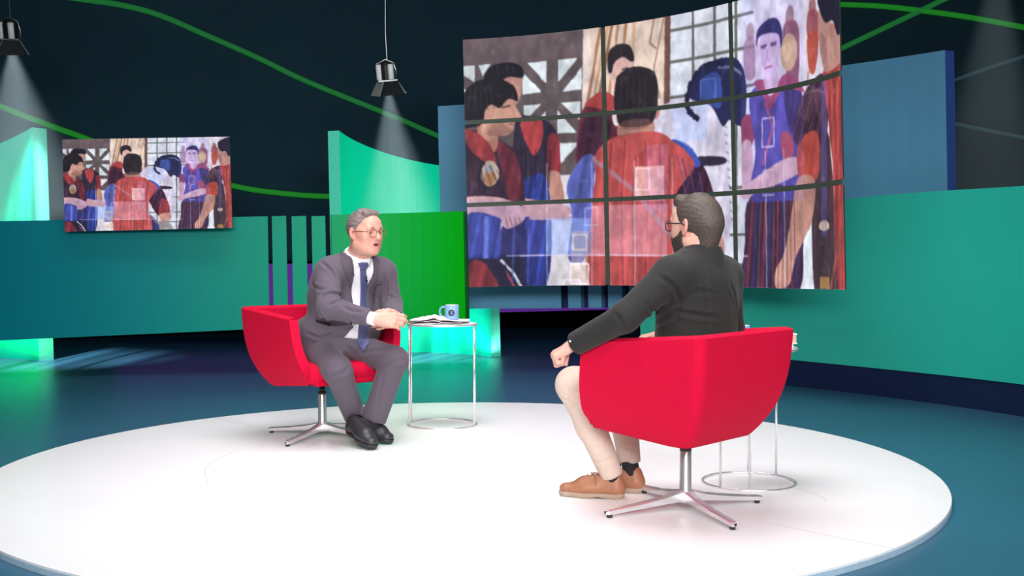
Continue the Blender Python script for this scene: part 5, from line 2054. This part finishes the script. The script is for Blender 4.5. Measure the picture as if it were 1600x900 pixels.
# ------------------------------------------------------------------ man in the black jacket, seen from behind
M_jack2 = mat('jacket_charcoal', srgb(42, 41, 40), rough=0.85, noise=0.08, nscale=300, bump=0.05, bscale=700, sheen=0.08, spec=0.2)
M_chino = mat('chino_beige', srgb(212, 190, 176), rough=0.85, noise=0.04, nscale=60, bump=0.05, bscale=400)
M_hair2 = mat('hair_dark_brown', srgb(74, 62, 56), rough=0.6, noise=0.35, nscale=140, bump=0.2, bscale=260)
M_beard = mat('beard_dark', srgb(58, 50, 46), rough=0.8, noise=0.35, nscale=150, bump=0.4, bscale=250)
M_tan = mat('shoe_tan_leather', srgb(168, 112, 82), rough=0.5, noise=0.10, nscale=25)
M_tansole = mat('shoe_sole_beige', srgb(170, 148, 130), rough=0.7)
M_lace = mat('lace_tan', srgb(150, 104, 84), rough=0.8)
man2 = thing('person', 'seated person in a black jacket and beige trousers seen from behind', 'person', (0, 0, 0))
P2 = V3(0.755, 4.60, 0.55)
N2 = W3(1094, 396, 4.585)
H2 = Fr(W3(1087, 352, 4.60), (-0.68, 0.74, 0.0), (-0.03, 0.0, 1))
HS2 = 1.03
T2F = Fr((P2 + N2) / 2, (F2.x, F2.y, 0.0), N2 - P2)
l2, f2 = T2F.R[:, 0], T2F.R[:, 1]
SL2, SR2 = W3(1046, 434, 4.43), W3(1133, 434, 4.72)
EL2, ER2 = W3(976, 496, 4.36), V3(0.945, 4.84, 0.735)
WL2, WR2 = W3(899, 537, 4.49), V3(0.69, 5.00, 0.70)
HL2, HR2 = P2 + l2 * 0.09 + V3(0, 0, -0.01), P2 - l2 * 0.09 + V3(0, 0, -0.01)
KL2, KR2 = V3(0.265, 4.80, 0.50), V3(0.48, 5.02, 0.50)
AL2, AR2 = V3(0.436, 4.845, 0.100), V3(0.526, 4.985, 0.130)


def torso2(F, off):
    F.add(cap(P2 + l2 * -0.07, P2 + l2 * 0.07, 0.130 + off), 0.05)
    F.add(ell(T2F.p(0, 0.01, -0.12), [0.195 + off, 0.130 + off, 0.17 + off], T2F.R), 0.06)
    F.add(ell(T2F.p(0, 0.0, 0.04), [0.205 + off, 0.125 + off, 0.19 + off], T2F.R), 0.06)
    F.add(ell(T2F.p(0, -0.01, 0.14), [0.170 + off, 0.105 + off, 0.09 + off], T2F.R), 0.05)
    F.add(cap(SL2 * 0.9 + N2 * 0.1, SR2 * 0.9 + N2 * 0.1, 0.055 + off), 0.06)
    for s in (SL2, SR2):
        F.add(cap(s * 0.6 + N2 * 0.4 + V3(0, 0, -0.01), N2 + V3(0, 0, -0.01), 0.050 + off, 0.050 + off), 0.05)


F = Field(axis([(0.10, 0.28, 0.0036), (0.28, 0.55, 0.012), (0.55, 0.90, 0.0036), (0.90, 1.05, 0.012)]),
          axis([(4.26, 4.42, 0.012), (4.42, 4.76, 0.0036), (4.76, 5.16, 0.010)]),
          axis([(0.04, 0.58, 0.012), (0.58, 0.76, 0.0036), (0.76, 0.98, 0.010), (0.98, 1.34, 0.0036)]))
head(F, H2, HS2, heavy=0.0, mouth=0.0)
F.add(cap(H2.p(0, -0.028, -0.06), N2 + V3(0, 0, -0.04), 0.060, 0.064), 0.03)
torso2(F, -0.02)
for a, b, c in ((SL2, EL2, WL2), (SR2, ER2, WR2)):
    F.add(cap(a, b, 0.044, 0.038), 0.03)
    F.add(cap(b, c, 0.038, 0.026), 0.02)
for a, b, c in ((HL2, KL2, AL2), (HR2, KR2, AR2)):
    F.add(cap(a, b, 0.068, 0.05), 0.03)
    F.add(cap(b, c, 0.045, 0.034), 0.03)
hand(F, WL2 + V3(-0.010, 0.004, -0.004), (-0.78, 0.24, -0.50), (0.50, 0.10, -0.78), (-0.15, 0.95, 0.15), [(1.15, 1.6, 1.0), (1.2, 1.6, 1.0), (1.25, 1.65, 1.0), (1.25, 1.65, 1.0)], thumb=(0.5, 0.6, 0.5), sc=0.98, spread=0.04)
hand(F, WR2 + V3(-0.02, 0, 0), (-0.9, -0.3, -0.15), (-0.2, -0.1, -1), (-0.3, -0.9, 0.2), [0.3, 0.35, 0.4, 0.4], thumb=(0.2, 0.3, 0.2))
body2 = F.mesh('body', M_skin, man2, 1)
skin_cols(body2, H2, HS2, srgb(212, 162, 146), srgb(186, 110, 102), srgb(206, 128, 116))
eyes(H2, HS2, man2)
hair_shell(H2, HS2, 'hair', M_hair2, man2,
           line=[(-0.12, -0.030), (-0.045, -0.026), (-0.014, 0.006), (0.010, 0.024), (0.040, 0.034), (0.062, 0.056), (0.085, 0.072), (0.11, 0.086), (0.16, 0.10)],
           low=[(-0.13, -0.085), (-0.06, -0.098), (-0.02, -0.05), (0.0, -0.012), (0.1, 0.0)], grow=0.0, thick=0.007,
           extra=[cap(H2.p(-0.03, 0.055, 0.104), H2.p(0.03, 0.055, 0.104), 0.025), cap(H2.p(-0.02, -0.02, 0.100), H2.p(0.02, -0.02, 0.100), 0.029), cap(H2.p(0, -0.07, 0.0), H2.p(0, -0.05, -0.075), 0.060, 0.052)], h=0.004, wave=0.0012, freq=160.0)
# beard: close shell over the jaw
F = Field.box(H2.o - 0.16, H2.o + 0.16, 0.004)
head(F, H2, HS2, 0.0, 0.0)
F.f -= 0.007


def bkeep(X, Y, Z):
    x, y, z = [q / HS2 for q in H2.loc(X, Y, Z)]
    top = np.interp(y, [-0.01, 0.012, 0.03, 0.06, 0.085, 0.11], [0.0, -0.02, -0.038, -0.052, -0.046, -0.046])
    lips = 0.016 - np.sqrt((x / 1.5) ** 2 + (z + 0.067) ** 2 + np.where(y > 0.05, 0, 1))
    return np.maximum(np.maximum(z - top, 0.008 - y), lips)


F.clip(bkeep)
F.mesh('beard', M_beard, man2, 1)
glasses(H2, HS2, man2, mat('spectacles_black', (0.015, 0.015, 0.016, 1), rough=0.35), w=0.026, h=0.019, yy=0.108, zz=0.0, r=0.0022)

# trousers
F = Field.box((0.12, 4.40, 0.06), (1.00, 5.22, 0.74), 0.007)
F.add(cap(P2 + l2 * -0.07 + V3(0, 0, -0.01), P2 + l2 * 0.07 + V3(0, 0, -0.01), 0.128), 0.05)
for a, b, c in ((HL2, KL2, AL2), (HR2, KR2, AR2)):
    F.add(cap(a, b, 0.092, 0.074), 0.04)
    d = (c - b) / np.linalg.norm(c - b)
    F.add(cap(b, b + (c - b) * 0.45, 0.073, 0.063), 0.03)
    F.add(cap(b + (c - b) * 0.45, c + d * 0.05, 0.063, 0.047), 0.03)
for a, b in ((KL2, AL2), (KR2, AR2)):
    d = (b - a) / np.linalg.norm(b - a)

    def hem(X, Y, Z, b=b, d=d):
        t = (X - b[0]) * d[0] + (Y - b[1]) * d[1] + (Z - b[2]) * d[2]
        rr = np.sqrt((X - b[0]) ** 2 + (Y - b[1]) ** 2 + (Z - b[2]) ** 2)
        return np.maximum(0.004 - t, rr - 0.14)
    F.sub((hem, b - 0.15, b + 0.15), 0.003)
tr2 = F.mesh('trousers', M_chino, man2, 1)
crease(tr2, [[(876, 622), (890, 628), (906, 634)], ([(886, 640), (905, 690), (930, 735)], 0.45), ([(922, 728), (940, 722), (960, 716)], 0.8), ([(915, 706), (935, 700), (950, 690)], 0.6),
             ([(975, 700), (990, 704), (1000, 700)], 0.8), ([(972, 724), (985, 718), (998, 722)], 0.6), ([(884, 606), (896, 616), (910, 620)], 0.7)], 0.005, 0.008)

# jacket
F = Field.box((0.14, 4.20, 0.44), (1.12, 5.16, 1.18), 0.006)
torso2(F, 0.014)
F.add(cap(P2 + l2 * -0.09 + V3(0, 0, -0.02), P2 + l2 * 0.09 + V3(0, 0, -0.02), 0.145), 0.05)
for a, b, c in ((SL2, EL2, WL2), (SR2, ER2, WR2)):
    d = (c - b) / np.linalg.norm(c - b)
    F.add(cap(a + V3(0, 0, 0.003), b, 0.072, 0.057), 0.05)
    F.add(cap(b, c + d * 0.03, 0.057, 0.047), 0.03)
F.sub(cap(N2 + V3(0, 0, 0.005) + f2 * 0.03, H2.p(0, 0.0, -0.02), 0.066, 0.085), 0.01)
for a, b in ((EL2, WL2), (ER2, WR2)):
    ball_cut(F, b, (b - a) / np.linalg.norm(b - a), 0.004)
F.clip(lambda X, Y, Z: 0.47 - Z)
jk2 = F.mesh('jacket', M_jack2, man2, 1)
# stand-up collar
cb = N2 - f2 * 0.012 + V3(0, 0, 0.012)
bm = bmesh.new()
rg = []
for k in range(25):
    a = math.radians(-165 + 330 * k / 24)
    dr = -f2 * math.cos(a) + l2 * math.sin(a)
    drop = 0.030 * (1 - math.cos(a)) * 0.5
    rg.append([bm.verts.new(tuple(cb + dr * r + V3(0, 0, z - drop))) for r, z in ((0.098, -0.095), (0.092, -0.026), (0.075, 0.016), (0.070, 0.018), (0.066, -0.03))])
for A, B in zip(rg, rg[1:]):
    for q in range(4):
        bm.faces.new((A[q], A[q + 1], B[q + 1], B[q]))
from_bm('collar', bm, M_jack2, jk2, True)
crease(jk2, [[(1030, 432), (1050, 445), (1062, 470), (1056, 496)], [(1008, 515), (1040, 500), (1062, 486)], ([(1055, 486), (1085, 492), (1122, 496)], 0.8), ([(1010, 470), (1018, 485), (1030, 492)], 0.7),
             ([(960, 488), (972, 505), (980, 514)], 0.7), ([(1096, 400), (1104, 450), (1108, 518)], 0.4), ([(1140, 440), (1150, 470), (1152, 510)], 0.5), ([(1075, 462), (1095, 455), (1120, 460)], 0.5)], 0.009, 0.009)
TJ2 = [bvh_of(jk2)]
M_btn = mat('button_pale', srgb(210, 210, 214), rough=0.3)
for x, y in ((886.5, 536), (891, 533.5)):
    patch('cuff_button', [(x + 1.6 * math.cos(k * 0.785), y + 1.6 * math.sin(k * 0.785)) for k in range(8)], TJ2, M_btn, jk2, 0.003, 0.003, 1)

# socks and shoes
for an, hl, fd, upv in ((AL2, V3(0.482, 4.835, 0.0), (-0.96, 0.28, 0), (0, 0, 1)), (AR2, V3(0.580, 4.955, 0.0), (-0.93, 0.36, 0.0), (0, 0, 1))):
    sh_ = Fr(hl, fd, upv)
    bm = bmesh.new()
    bm_tube(bm, [tuple(an + V3(0, 0, 0.05)), tuple(an), tuple(sh_.p(0, 0.045, 0.075)), tuple(sh_.p(0, 0.06, 0.05))], [0.040, 0.038, 0.037, 0.033], 16)
    from_bm('sock', bm, M_sock, man2, True)
    shoe(man2, hl, fd, M_tan, M_tansole, upv, L=0.285, lace=M_lace)
